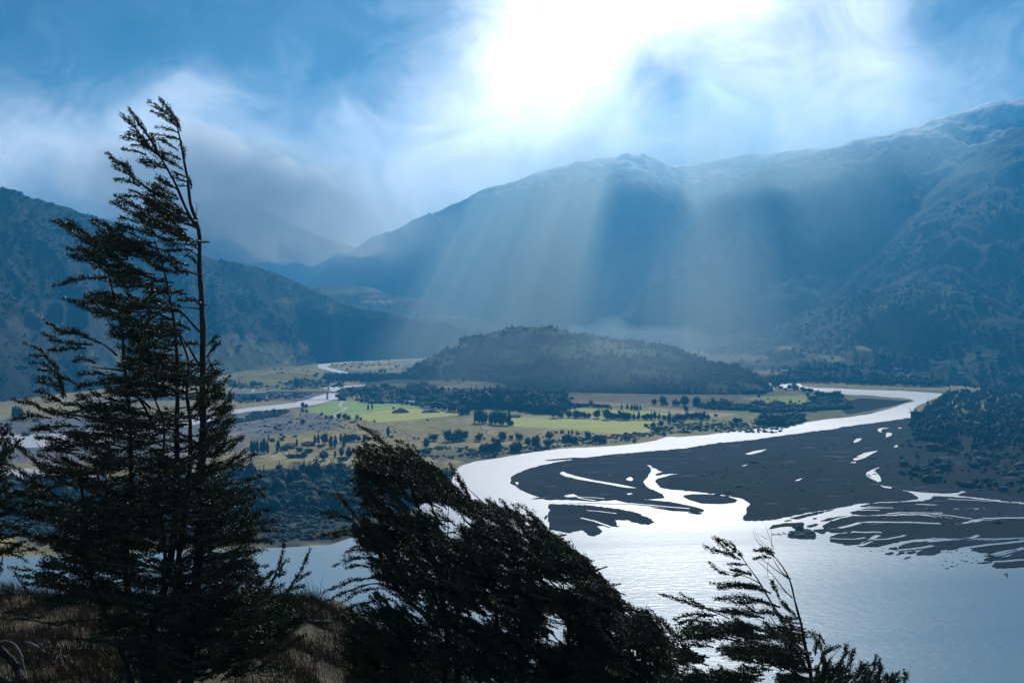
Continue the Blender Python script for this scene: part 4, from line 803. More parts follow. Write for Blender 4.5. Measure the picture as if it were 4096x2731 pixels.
trees('Z4', 'poplar', 'one of the hazy poplars standing before the tan field behind the knoll', 'hazy poplars behind the knoll', [(690, 470, 80, 26), (712, 472, 85, 26), (735, 470, 75, 22)])
trees('Z2', 'round', 'tree at the left end of the valley wood by the bright roof', 'trees by the bright roof', [(700, 605, 45, 60), (660, 600, 40, 70), (630, 600, 30, 50)])
tree('R5', 985, 560, 30, 'round', 'low tree just below the dark tree at the bridge end')
trees('Z6', 'bush', 'dark bush on the rounded islet in the river mouth', 'bushes on the islet', [(425, 470, 40, 70), (380, 500, 25, 90), (500, 500, 25, 90), (345, 515, 20, 60), (440, 520, 25, 120), (530, 525, 20, 60)])
trees('V0', 'poplar', 'pale blurred poplar seen through the left edge of the big tree', 'hedge left of the big tree', [(30, 962, 30, 9), (36, 962, 31, 9), (43, 962, 30, 9), (50, 962, 29, 9), (66, 962, 24, 9)])
trees('V0', 'bush', 'bush on the pale flats seen at the left edge', 'bushes on the left flats', [(83, 968, 8, 20), (60, 1000, 10, 22), (150, 1150, 14, 30), (230, 1140, 16, 30), (170, 1135, 14, 26)])

# ------------------------------------------------------------------ farmhouses, sheds, the long bridge
M_ROOF = mat_flat('metal_roof', (0.62, 0.64, 0.66), (0.78, 0.8, 0.82), 0.8, rough=0.35, spec=0.6)
M_ROOF_R = mat_flat('painted_roof', (0.35, 0.16, 0.10), (0.42, 0.2, 0.12), 0.8, rough=0.5)
M_WALL = mat_flat('house_wall', (0.36, 0.34, 0.31), (0.45, 0.43, 0.40), 0.6)
M_GLASS = mat_flat('window_glass', (0.03, 0.04, 0.05), (0.05, 0.06, 0.07), 0.6, rough=0.1, spec=0.5)
M_CONC = mat_flat('concrete', (0.34, 0.34, 0.33), (0.46, 0.45, 0.44), 0.5)
def box(x0, x1, y0, y1, z0, z1):
    v = [(x0, y0, z0), (x1, y0, z0), (x1, y1, z0), (x0, y1, z0), (x0, y0, z1), (x1, y0, z1), (x1, y1, z1), (x0, y1, z1)]
    return v, [[3, 2, 1, 0], [4, 5, 6, 7], [0, 1, 5, 4], [1, 2, 6, 5], [2, 3, 7, 6], [3, 0, 4, 7]]
def house(px, py, L, Wd, H, rot, label, group=None, roof=None, z=0.0, name='farmhouse'):
    p = np.array(G(px, py, 0.0)) if z == 0.0 else np.array(P(px, py, z))
    r = empty(name, p, label, 'house', group); r.rotation_euler = (0, 0, rot)
    l, w = L / 2, Wd / 2
    v = [(-l, -w, -2), (l, -w, -2), (l, w, -2), (-l, w, -2), (-l, -w, H), (l, -w, H), (l, w, H), (-l, w, H), (-l, 0, H + w * .62), (l, 0, H + w * .62)]
    mesh_obj('wall', v, [[0, 1, 5, 4], [1, 2, 6, 9, 5], [2, 3, 7, 6], [3, 0, 4, 8, 7], [3, 2, 1, 0]], M_WALL, r)
    e = .5; t = .18; s = .62; zr = H + w * s + .06; ze = H - e * s + .06
    q = [(-l - e, -w - e, ze), (l + e, -w - e, ze), (l + e, 0, zr), (-l - e, 0, zr), (-l - e, w + e, ze), (l + e, w + e, ze)]
    vv = q + [(a, b, c + t) for a, b, c in q]
    f = [[0, 3, 2, 1], [3, 4, 5, 2], [6, 7, 8, 9], [9, 8, 11, 10], [0, 1, 7, 6], [5, 4, 10, 11], [1, 2, 8, 7], [2, 5, 11, 8], [3, 0, 6, 9], [4, 3, 9, 10]]
    mesh_obj('roof', vv, f, roof or M_ROOF, r)
    for sx in (-.55, .45):
        v_, f_ = box(sx * l - .7, sx * l + .7, -w - .06, -w + .02, 1.0, 2.2); mesh_obj('window', v_, f_, M_GLASS, r)
    v_, f_ = box(-.1 * l - .5, -.1 * l + .5, -w - .07, -w + .02, 0, 2.05); mesh_obj('door', v_, f_, M_GLASS, r)
    return r
def zs(view, x, y): return S(view, [(x, y)])[0]
for (vw, x, y, L, Wd, H, rot, lab, rf, z) in [
    ('Z1', 645, 512, 16, 8, 2.6, .1, 'long pale roofed shed above the bridge approach', None, 0), ('Z1', 868, 524, 13, 9, 3.2, -.5, 'white gabled house above the bridge middle', None, 0),
    ('Z1', 1185, 508, 12, 6, 2.5, .1, 'low bright roofed shed beside the upper river spit', None, 0), ('Z1', 1245, 408, 10, 6, 2.6, .2, 'small pale house by the pine plantation', None, 0),
    ('Z2', 118, 540, 15, 8, 2.8, .2, 'bright roofed farmhouse at the left of the upper green field', None, 0), ('Z2', 232, 540, 15, 7, 2.6, -.1, 'dark fronted farm shed at the upper green field', None, 0),
    ('Z2', 462, 552, 20, 12, 3.0, .35, 'large grey roofed barn on the upper edge of the green field', None, 0), ('Z2', 715, 612, 16, 7, 2.0, -.5, 'brightest low roof under the wood edge', None, 0), ('Z2', 690, 652, 7, 4, 2.2, .1, 'tiny shed on the dry mound edge', None, 0),
    ('Z2', 1524, 732, 6, 5, 3.6, 0, 'pale house peeping between the two poplar blocks', None, 0), ('Z2', 1880, 735, 20, 6, 2.5, 0, 'reddish low barn right of the poplar stand', M_ROOF_R, 0), ('Z2', 830, 580, 8, 5, 2.4, .2, 'small shed behind the round tree at the wood edge', None, 0),
    ('Z1', 1400, 915, 9, 6, 2.2, .1, 'small shed at the lower end of the winding track', None, 0)]:
    px, py = zs(vw, x, y); house(px, py, L, Wd, H, rot, lab, roof=rf)
def on_hill(key, px, py):
    """the hill surface point seen at px, py"""
    w, X, Y = HILLS[key]; i = np.unravel_index(np.argmin((X - px) ** 2 + (Y - py) ** 2), X.shape); return w[i]
def hill_house(key, vw, x, y, *a, **k):
    px, py = zs(vw, x, y); p = on_hill(key, px, py); qx, qy = project(p); h = house(qx, qy, *a, z=float(p[1]), **k); h.location = p
hill_house('mountain4', 'R7', 455, 134, 14, 9, 3, .3, 'small bright house high on the far right bench')
hill_house('mountain4', 'R7', 535, 131, 24, 8, 3, .0, 'long pale roof high on the far right bench')
hill_house('mountain4', 'R7', 1090, 332, 20, 12, 3, .1, 'pale house in the clearing under the right spur')
hill_house('mountain4', 'R7', 1105, 318, 14, 8, 3, .1, 'smaller house just above the clearing house')
hill_house('mountain4', 'R7', 872, 364, 22, 9, 3, .0, 'long pale shed left in the spur clearing')
hill_house('mountain4', 'R7', 742, 480, 22, 9, 3, .1, 'pale shed in the meadow behind the knoll end')
hill_house('mountain4', 'R7', 1500, 482, 18, 8, 3, -.2, 'pale roofed house above the far river bank')
hill_house('mountain4', 'R7', 1515, 494, 16, 8, 3, .2, 'second roof just below the house above the far bank')
hill_house('mountain4', 'R7', 1930, 490, 14, 8, 3, .0, 'faint pale house at the far right foot of the mountain')
hill_house('terrace5', 'R5', 1580, 38, 12, 8, 3, .2, 'tiny bright house on the end of the terrace')

a = np.array(G(*zs('Z1', 1190, 566), 0.0)); b = np.array(G(*zs('Z1', 1660, 572), 0.0))
a = np.array(P(*zs('Z1', 560, 566), 2330.0)); b = np.array(P(*zs('Z1', 1660, 561), 2330.0))
br = empty('bridge', (a[0], a[1], 0), 'long low concrete road bridge over the left river on two piers', 'bridge')
Lb = float(b[0] - a[0]); zd = float((a[2] + b[2]) / 2); zd = max(zd, 4.0)
v_, f_ = box(0, Lb, -4, 4, zd - 1.6, zd); mesh_obj('deck', v_, f_, M_CONC, br)
for sy in (-3.9, 3.6):
    v_, f_ = box(0, Lb, sy, sy + .3, zd + .003, zd + 1.1); mesh_obj('railing', v_, f_, M_CONC, br)
for xp in (1375, 1560):
    x_ = float(P(*zs('Z1', xp, 575), 2330.0)[0]) - float(a[0])
    v_, f_ = box(x_ - 1.6, x_ + 1.6, -3, 3, -1, zd - 1.603); pr = mesh_obj('pier', v_, f_, M_CONC, br)
    v_, f_ = box(x_ - 3, x_ + 3, -3.6, 3.6, zd - 2.6, zd - 1.606); mesh_obj('pier_cap', v_, f_, M_CONC, pr)
# road embankment on its left side
v_ = []; 
em = mesh_obj('road_embankment', [(a[0], a[1] - 14, 0), (a[0], a[1] + 14, 0), (a[0], a[1] + 4, zd - .3), (a[0], a[1] - 4, zd - .3), (a[0] - 420, a[1] - 54, 0), (a[0] - 420, a[1] - 26, 0), (a[0] - 420, a[1] - 36, .3), (a[0] - 420, a[1] - 44, .3)],
              [[0, 3, 2, 1], [4, 5, 6, 7], [0, 4, 7, 3], [3, 7, 6, 2], [2, 6, 5, 1]], M_ROAD)
tag(em, kind='structure')
# dry mounds in the green field
M_MOUND = mat_flat('dry_bank', (0.16, 0.12, 0.075), (0.36, 0.28, 0.18), 0.4, 6)
def mound(view, x, y, w, h, label):
    px, py = zs(view, x, y); p = G(px, py); m = p[1] / F / VIEWS[view][2]
    n, k = 22, 9; V = []
    for i in range(k + 1):
        t = i / k
        for j in range(n):
            an = 2 * math.pi * j / n; r_ = 1 + .3 * math.sin(an * 3 + 1) + .2 * math.sin(an * 5)
            rr = (1 - t) ** .8; xx = math.cos(an) * rr * w * m / 2 * r_ + .25 * w * m * t * .6; yy = math.sin(an) * rr * w * m * .35 * r_
            V.append((xx + p[0], yy + p[1], h * m * (t ** .9) + h * m * .12 * math.sin(j * 7.1 + i * 2.3) * (1 if 0 < i < k else 0)))
    f = [[i * n + j, i * n + (j + 1) % n, (i + 1) * n + (j + 1) % n, (i + 1) * n + j] for i in range(k) for j in range(n)]
    o = mesh_obj('mound', V, f, M_MOUND); return tag(o, label, 'mound')
mound('Z2', 320, 672, 210, 60, 'dry bare mound standing alone in the green field')
mound('Z2', 725, 668, 220, 36, 'low rough bank below the round tree at the wood edge')
mound('Z2', 660, 600, 130, 50, 'brushy pale mound beside the brightest low roof')
# cattle and vehicles would be smaller than a pixel on the knoll road: the pale dots there are built as parked cars
M_CAR = [mat_flat('car_paint', (.7, .7, .7), (.75, .75, .75), 1, rough=.3, spec=.6), mat_flat('car_paint', (.16, .17, .19), (.2, .2, .22), 1, rough=.3, spec=.6)]
def car(view, x, y, label, mat):
    px, py = zs(view, x, y); p = G(px, py, .13)
    r = empty('parked_car', p, label, 'car', 'cars on the road below the knoll')
    v = [(-2.1, -.85, .35), (2.1, -.85, .35), (2.1, .85, .35), (-2.1, .85, .35), (-2.1, -.85, .95), (2.1, -.85, .85), (2.1, .85, .85), (-2.1, .85, .95), (-1.7, -.7, 1.5), (.7, -.7, 1.5), (.7, .7, 1.5), (-1.7, .7, 1.5), (1.3, -.85, .9), (1.3, .85, .9)]
    mesh_obj('body', v, [[3, 2, 1, 0], [0, 1, 5, 12, 4], [2, 3, 7, 13, 6], [1, 2, 6, 5], [3, 0, 4, 7], [5, 6, 13, 12], [4, 12, 9, 8], [13, 7, 11, 10], [12, 13, 10, 9], [7, 4, 8, 11], [8, 9, 10, 11]], mat, r)
    for wx in (-1.3, 1.3):
        for wy in (-.86, .7):
            vs = [(wx + .34 * math.cos(a), wy + d, .34 + .34 * math.sin(a)) for d in (0, .16) for a in np.linspace(0, 2 * math.pi, 10, endpoint=False)]
            mesh_obj('wheel', vs, [list(range(9, -1, -1)), list(range(10, 20))] + [[i, (i + 1) % 10, 10 + (i + 1) % 10, 10 + i] for i in range(10)], M_GLASS, r)
for i, x in enumerate((247, 295, 350, 430, 486, 568)):
    car('Z4', x, 575 - i * .8, 'small pale car parked on the road at the knoll foot', M_CAR[0])
# ------------------------------------------------------------------ the near slope
def near_z(x, y):
    x = np.asarray(x, float); y = np.asarray(y, float)
    z = np.interp(y, [-60, -10, 2, 14, 27, 36, 45, 52, 60, 100, 260, 420], [6, -1.0, -1.7, -5.6, -10.0, -11.2, -12.35, -14.0, -19, -52, -150, -206])
    drop = np.clip(0.55 * (x + 8.4), 0, 4.6) * np.clip(y / 45.0, 0, 1.6)
    drop = drop - np.clip(-(x + 16) * .03, 0, 1.2) * np.clip(y / 45, 0, 1)
    n = .30 * fbm(x / 4.0, y / 4.0, 4, 71) * np.clip((y - 4) / 12, 0, 1) + .16 * fbm(x / 1.1, y / 1.1, 3, 75) * np.clip((y - 8) / 12, 0, 1)
    n = n + np.where(y > 55, 6 * fbm(x / 40, y / 40, 4, 77) * np.clip((y - 55) / 60, 0, 1), 0)
    return CAM_H + z - drop + n
M_SLOPE = mat_flat('dry_slope', (0.035, 0.027, 0.018), (0.11, 0.078, 0.045), 1.1, 7, c3=(0.05, 0.05, 0.025), s3=0.35)
ys = np.r_[np.arange(-40, 8, 3), np.arange(8, 60, .35), np.arange(60, 425, 7)]; xs = np.r_[np.arange(-300, -30, 9), np.arange(-30, 20, .4), np.arange(20, 301, 9)]
XX, YY = np.meshgrid(xs, ys); ZZ = near_z(XX, YY); nr, nc = XX.shape; idx = np.arange(nr * nc).reshape(nr, nc)
tag(mesh_obj('hillside', np.stack([XX, YY, ZZ], -1).reshape(-1, 3), np.stack([idx[:-1, :-1], idx[:-1, 1:], idx[1:, 1:], idx[1:, :-1]], -1).reshape(-1, 4), M_SLOPE, smooth=True), kind='structure')

def blades(name, n, xr, yr, h, mat, seed, lean=(-.35, .1), wid=.010, clump=1.6, thr=0.0):
    r = np.random.default_rng(seed)
    x = r.uniform(*xr, n * 3); y = r.uniform(*yr, n * 3)
    ok = fbm(x / clump, y / clump, 3, seed) > thr + r.uniform(-.3, .3, n * 3); x = x[ok][:n]; y = y[ok][:n]; n = len(x)
    z = near_z(x, y) - .02
    hh = h * np.exp(r.normal(0, .35, n)); lx = (lean[0] + r.normal(0, .35, n)) * hh; ly = (lean[1] + r.normal(0, .35, n)) * hh
    a = r.uniform(0, math.pi, n); wx = np.cos(a) * wid; wy = np.sin(a) * wid * .5
    b0 = np.stack([x - wx, y - wy, z], 1); b1 = np.stack([x + wx, y + wy, z], 1)
    m0 = np.stack([x - wx * .8 + lx * .4, y - wy + ly * .4, z + hh * .6], 1); m1 = np.stack([x + wx * .8 + lx * .4, y + wy + ly * .4, z + hh * .6], 1)
    t = np.stack([x + lx, y + ly, z + hh], 1); t2 = t + np.array([.004, 0, 0])
    V = np.stack([b0, b1, m0, m1, t, t2], 1).reshape(-1, 3); k = np.arange(n)[:, None] * 6
    Fq = np.concatenate([k + np.array([[0, 1, 3, 2]]), k + np.array([[2, 3, 5, 4]])])
    return tag(mesh_obj(name, V, Fq, mat), kind='stuff')
M_DRY = mat_flat('dry_grass', (0.045, 0.035, 0.022), (0.16, 0.115, 0.065), 0.7, 5, c3=(0.06, 0.05, 0.026), s3=0.3)
M_TWIG = mat_flat('dead_twigs', (0.05, 0.042, 0.036), (0.12, 0.10, 0.085), 0.9, 4)
blades('grass', 60000, (-19, 2), (22, 47), .30, M_DRY, 5)
blades('grass', 12000, (-22, 0), (42, 48), .42, M_DRY, 6, clump=.7)
blades('brushwood', 6000, (-20, -3), (24, 46), .62, M_TWIG, 8, lean=(-.2, 0), wid=.007, clump=1.3, thr=.18)

# ------------------------------------------------------------------ tubes and foliage sprays
def tube(path, radii, sides=7, V=None, Fc=None):
    """append a bent tapering tube along path (Nx3)"""
    path = np.asarray(path, float); n = len(path)
    t = np.gradient(path, axis=0); t /= np.linalg.norm(t, axis=1)[:, None] + 1e-9
    ref = np.array([0.31, 0.95, 0.05]); off = sum(len(v) for v in V)
    u = np.cross(t, ref); u /= np.linalg.norm(u, axis=1)[:, None] + 1e-9; w = np.cross(t, u)
    a = np.linspace(0, 2 * math.pi, sides, endpoint=False)
    ring = path[:, None, :] + np.asarray(radii)[:, None, None] * (np.cos(a)[None, :, None] * u[:, None, :] + np.sin(a)[None, :, None] * w[:, None, :])
    V.append(ring.reshape(-1, 3)); i = np.arange(n - 1)[:, None] * sides; j = np.arange(sides)[None, :]; j2 = (j + 1) % sides
    Fc.append((off + np.stack([i + j, i + j2, i + sides + j2, i + sides + j], -1)).reshape(-1, 4))
def smooth_path(pts, step=.25, wob=0.0, seed=0):
    p = np.asarray(pts, float); d = np.r_[0, np.cumsum(np.linalg.norm(np.diff(p, axis=0), axis=1))]
    n = max(3, int(d[-1] / step) + 2); u = np.linspace(0, d[-1], n)
    q = np.stack([np.interp(u, d, p[:, k]) for k in range(3)], 1)
    for _ in range(3): q[1:-1] = .25 * q[:-2] + .5 * q[1:-1] + .25 * q[2:]
    if wob:
        q[:, 0] += wob * fbm(u / .7 + seed, u * 0 + seed, 3, seed); q[:, 1] += wob * fbm(u / .7 + seed, u * 0 + 7, 3, seed + 3)
    return q

LEAVES = []
class Tree:
    """a wind-trained tree: stems, limbs and flattened sprays of small leaves"""
    def __init__(s, D, seed):
        s.D = D; s.r = np.random.default_rng(seed); s.py = random.Random(seed)
        s.V = []; s.F = []; s.twV = []; s.twF = []; s.lb = []; s.ld = []; s.ls = []; s.stems = []
    def stem(s, view, pts, r0, r1, dd=0.0, wob=.03):
        q = S(view, pts) if view else pts
        w = smooth_path(P([p[0] for p in q], [p[1] for p in q], [s.D + dd + (p[2] if len(p) > 2 else 0) for p in q]), .2, wob, len(s.V))
        n = len(w); rad = np.linspace(r0, r1, n) * (1 + .10 * s.r.normal(0, 1, n)); s.stems.append(w)
        tube(w, rad, 8, s.V, s.F)
    def spray(s, path, width, dens=1.0, leaf=.052, sparse=False, spread=.5):
        """path: world points from base to tip; leaves grow along side twigs swept towards the tip"""
        r = s.r; p = smooth_path(path, .08); n = len(p)
        seg = np.linalg.norm(np.diff(p, axis=0), axis=1); L = seg.sum()
        t = np.gradient(p, axis=0); t /= np.linalg.norm(t, axis=1)[:, None] + 1e-9
        tube(p[::2] if n > 6 else p, np.linspace(.016 + .006 * L, .004, len(p[::2] if n > 6 else p)), 4, s.twV, s.twF)
        up = np.array([0, 0, 1.0]); dep = np.array([0, 1.0, 0])
        m = max(8, int(L / .036 * dens))
        k = np.clip((r.uniform(0.04, 1, m) ** .85 * (n - 1)).astype(int), 0, n - 1); f = k / (n - 1)
        env = np.clip(.35 + 1.6 * f, 0, 1) * np.clip((1 - f) * 1.9 + .10, 0, 1)
        side = r.choice([-1, 1], m); ang = r.uniform(.30, .62, m); phi = r.normal(0, .8, m) + np.where(side > 0, 0, math.pi)
        perp = np.cos(phi)[:, None] * np.cross(t[k], dep) + np.sin(phi)[:, None] * spread * dep
        d = t[k] * np.cos(ang)[:, None] + perp * np.sin(ang)[:, None]; d /= np.linalg.norm(d, axis=1)[:, None]
        tl = width * env * r.uniform(.5, 1.25, m) + .05
        for i in range(m):                                    # leaves along each twig, in two close ranks
            c = max(3, int(tl[i] / .026 * (0.6 if sparse else 1.0)))
            q = np.linspace(.08, 1, c)
            bend = d[i] * (1 - .3 * q[:, None]) + t[k[i]] * (.3 * q[:, None])
            b = p[k[i]] + bend * (q * tl[i])[:, None] + r.normal(0, .012, (c, 3))
            s.lb.append(b)
            dir_ = bend + np.where(np.arange(c) % 2, .55, -.55)[:, None] * (perp[i] * .6 + r.normal(0, .25, 3)) + r.normal(0, .28, (c, 3))
            s.ld.append(dir_); s.ls.append(leaf * r.uniform(.6, 1.3, c) * (1 - .35 * q))
        c = max(4, int(L / .035)); kk = r.integers(0, n, c); s.lb.append(p[kk]); s.ld.append(t[kk] + r.normal(0, .45, (c, 3))); s.ls.append(leaf * r.uniform(.5, 1.0, c))
    def pspray(s, view, pts, w, dens=1.0, dd=None, **k):
        """a spray drawn through photo points; w in photo-view units"""
        q = S(view, pts); kk = VIEWS[view][2]
        d0 = s.r.normal(0, .55) if dd is None else dd; d1 = d0 + s.r.normal(0, .35)
        D = s.D + np.linspace(d0, d1, len(q))
        s.spray(P([a[0] for a in q], [a[1] for a in q], D), w / kk / F * s.D, dens, **k)
    def fill(s, poly, n, ang, L, w, depth=1.3, dens=1.0, jit=.22, holes=None, thr=-1.0, clump=160.0, leaf=.052):
        """sprays filling a photo polygon; ang(x, y) gives the picture angle they sweep to"""
        q = np.array(poly, float); r = s.r; c = 0; guard = 0
        while c < n and guard < 60 * n:
            guard += 1
            x = r.uniform(q[:, 0].min(), q[:, 0].max()); y = r.uniform(q[:, 1].min(), q[:, 1].max())
            if not in_poly(np.array([x]), np.array([y]), q)[0]: continue
            if fbm(np.array([x / clump]), np.array([y / (clump * .45)]), 3, 91)[0] < thr: continue
            a = ang(x, y) + r.normal(0, jit); l = L * r.uniform(.55, 1.3); dd = r.normal(0, depth)
            dx, dy = math.cos(a) * l, -math.sin(a) * l; bow = r.uniform(.02, .16) * l
            pts = [(x - dx * .5, y - dy * .5), (x - dx * .1, y - dy * .1 + bow * .6), (x + dx * .25, y + dy * .25 + bow * .4), (x + dx * .5, y + dy * .5)]
            D = s.D + dd + np.linspace(0, r.normal(0, .45), 4)
            s.spray(P([p[0] for p in pts], [p[1] for p in pts], D), w * r.uniform(.7, 1.3) / F * s.D, dens, leaf=leaf); c += 1
    def limbs(s, n, poly, ang, L, r0=.035):
        """bare limbs running from the nearest stem out into the crown"""
        st = np.concatenate(s.stems); q = np.array(poly, float); r = s.r; c = 0
        while c < n:
            i = r.integers(len(st)); b = st[i]; x, y = project(b[None]); x = x[0]; y = y[0]
            if not in_poly(np.array([x]), np.array([y]), q)[0]: c += .05; continue
            a = ang(x, y) + r.normal(0, .4); l = L * r.uniform(.5, 1.3)
            pts = [(x, y), (x + math.cos(a) * l * .35, y - math.sin(a) * l * .2 - l * .03), (x + math.cos(a) * l * .7, y - math.sin(a) * l * .6 + l * .02), (x + math.cos(a) * l, y - math.sin(a) * l)]
            w = smooth_path(P([p[0] for p in pts], [p[1] for p in pts], b[1] + np.linspace(0, r.normal(0, 1.2), 4)), .15, .05, int(r.integers(999)))
            tube(w, np.linspace(r0 * r.uniform(.6, 1.4), .008, len(w)), 5, s.V, s.F); c += 1
    def build(s, name, label, group=None, base=None):
        b = np.concatenate(s.lb); d = np.concatenate(s.ld); sz = np.concatenate(s.ls)
        d /= np.linalg.norm(d, axis=1)[:, None] + 1e-9; n = len(b); r = s.r
        nrm = np.cross(d, r.normal(0, 1, (n, 3))); nrm /= np.linalg.norm(nrm, axis=1)[:, None] + 1e-9
        L = sz[:, None] * 1.3; W = sz[:, None] * .38
        V = np.stack([b, b + d * L * .5 + nrm * W, b + d * L, b + d * L * .5 - nrm * W], 1).reshape(-1, 3)
        Fq = np.arange(n * 4).reshape(n, 4)
        o0 = base if base is not None else s.stems[0][0]
        root = empty(name, o0, label, 'tree', group)
        def loc(v): return v - np.asarray(o0)
        mesh_obj('trunk', loc(np.concatenate(s.V)), np.concatenate(s.F), M_BARK, root, smooth=True)
        if s.twV:
            Fq = np.concatenate([Fq, np.concatenate(s.twF) + len(V)]); V = np.concatenate([V, np.concatenate(s.twV)])
        cr = mesh_obj('crown', loc(V), Fq, M_LEAF, root); cr.data.materials.append(M_BARK)
        mi = np.zeros(len(Fq), np.int32); mi[n:] = 1; cr.data.polygons.foreach_set('material_index', mi)
        LEAVES.append(n)
        return root

M_BARK = mat_flat('bark', (0.04, 0.036, 0.033), (0.10, 0.09, 0.08), 3.0, 6, aniso=(3, 3, .5), bump=.02)
def mat_leaf():
    m, g, b = new_mat('beech_leaves'); v = objvec(g)
    c = g.ramp(g.noise(v, 0.9, 4, .6), [(0.3, (0.046, 0.066, 0.046)), (0.55, (0.080, 0.106, 0.056)), (0.78, (0.135, 0.140, 0.056))], 'LINEAR')
    rust = g.ramp(g.noise(v, 1.3, 3, .5, .4), [(0.70, (0, 0, 0)), (0.80, (1, 1, 1))])
    c = g.mix(g.m('MULTIPLY', rust, .45), c, (0.085, 0.036, 0.012, 1)); g.link(c, b.inputs['Base Color'])
    b.inputs['Roughness'].default_value = .55; b.inputs['Specular IOR Level'].default_value = .12
    return m
M_LEAF = mat_leaf()

# ---- big tree on the left
T = Tree(27.0, 1)
T.stem('S', [(740, 2870), (745, 2750), (770, 2500), (790, 2300), (800, 2100), (808, 1900), (814, 1780), (812, 1600), (814, 1450), (812, 1300), (808, 1180), (800, 1100), (797, 1000), (798, 940), (796, 915), (785, 885)], .155, .045)
T.stem('A2', [(1310, 1110), (1250, 1000), (1243, 900), (1258, 790), (1215, 710), (1190, 560), (1163, 400), (1163, 290), (1090, 180), (1030, 80)], .045, .008)
T.stem('A2', [(1345, 1210), (1300, 1190), (1240, 1060), (1200, 970), (1160, 880), (1110, 780), (1070, 690), (1020, 600), (960, 490), (880, 380), (800, 260), (710, 130)], .045, .007, .1)
T.stem('A2', [(1310, 1190), (1250, 1160), (1180, 1130), (1060, 1080)], .03, .008, -.2)
T.stem('S', [(560, 2870), (523, 2710), (459, 2519), (395, 2400), (372, 2338), (350, 2125), (330, 1980), (300, 1850)], .085, .03, -.5)
T.stem('S', [(600, 2870), (560, 2600), (520, 2400), (500, 2285), (523, 2045), (523, 1806), (518, 1691), (511, 1593), (504, 1496), (494, 1398), (484, 1285), (455, 1183), (430, 1080)], .11, .02, .5)
T.stem('S', [(591, 2870), (590, 2600), (604, 2498), (655, 2370), (690, 2200), (707, 1939), (706, 1764), (714, 1520), (709, 1422), (690, 1260), (677, 1178), (660, 1080), (620, 960)], .13, .018, -.2)
T.stem('S', [(680, 2870), (690, 2500), (720, 2200), (755, 1950), (765, 1760), (745, 1560), (760, 1440), (700, 1300)], .12, .02, .4)
T.stem('S', [(640, 2500), (660, 2250), (640, 1950), (660, 1700), (600, 1550), (540, 1430)], .07, .015, .7)
T.stem('A3', [(1250, 1260), (1180, 1120), (1130, 1040), (1080, 960)], .04, .02, .2); T.stem('A3', [(1230, 1130), (1140, 1040), (1060, 990), (860, 990), (700, 1060)], .03, .008, .0)
T.stem('A3', [(1665, 530), (1600, 480), (1540, 400), (1440, 300)], .035, .012, .1); T.stem('A3', [(1640, 790), (1560, 640), (1480, 530), (1380, 420)], .03, .01, .1)
T.stem('A3', [(1640, 320), (1600, 300), (1500, 310), (1420, 300)], .02, .008); T.stem('A2', [(1330, 1340), (1270, 1330), (1180, 1330)], .016, .008); T.stem('A2', [(1330, 1440), (1290, 1410), (1240, 1380)], .02, .008)
T.stem('A3', [(870, 1150), (840, 1080), (800, 1020), (700, 960)], .02, .006, -.5); T.stem('A3', [(960, 700), (880, 620), (760, 560), (650, 540)], .03, .008); T.stem('A3', [(1040, 1290), (940, 1240), (800, 1200), (560, 1190)], .03, .008, -.3)
T.stem('A4', [(1300, 400), (1220, 320), (1100, 270), (1010, 200)], .035, .012, -.6); T.stem('A4', [(1210, 740), (1120, 660), (1020, 640), (900, 650)], .035, .01, -.7); T.stem('A4', [(1000, 700), (930, 690), (880, 650)], .03, .01, -.4)
T.stem('A4', [(460, 450), (350, 370), (250, 270), (150, 180)], .022, .005, -.8); T.stem('A4', [(760, 440), (730, 350), (690, 230)], .03, .01, -.5)
for y0, y1, x1 in [(960, 850, 60), (990, 900, 40)]: T.stem('A2', [(1310, 1090), (1300, 1040), (1305, 990 + x1 - 60), (1340 + x1 - 60, 970)], .006, .003)
T.stem('A3', [(1690, 355), (1710, 330), (1735, 265)], .006, .003); T.stem('A3', [(1690, 495), (1730, 450), (1770, 430)], .006, .003); T.stem('A3', [(1630, 125), (1570, 95), (1505, 110)], .006, .003)
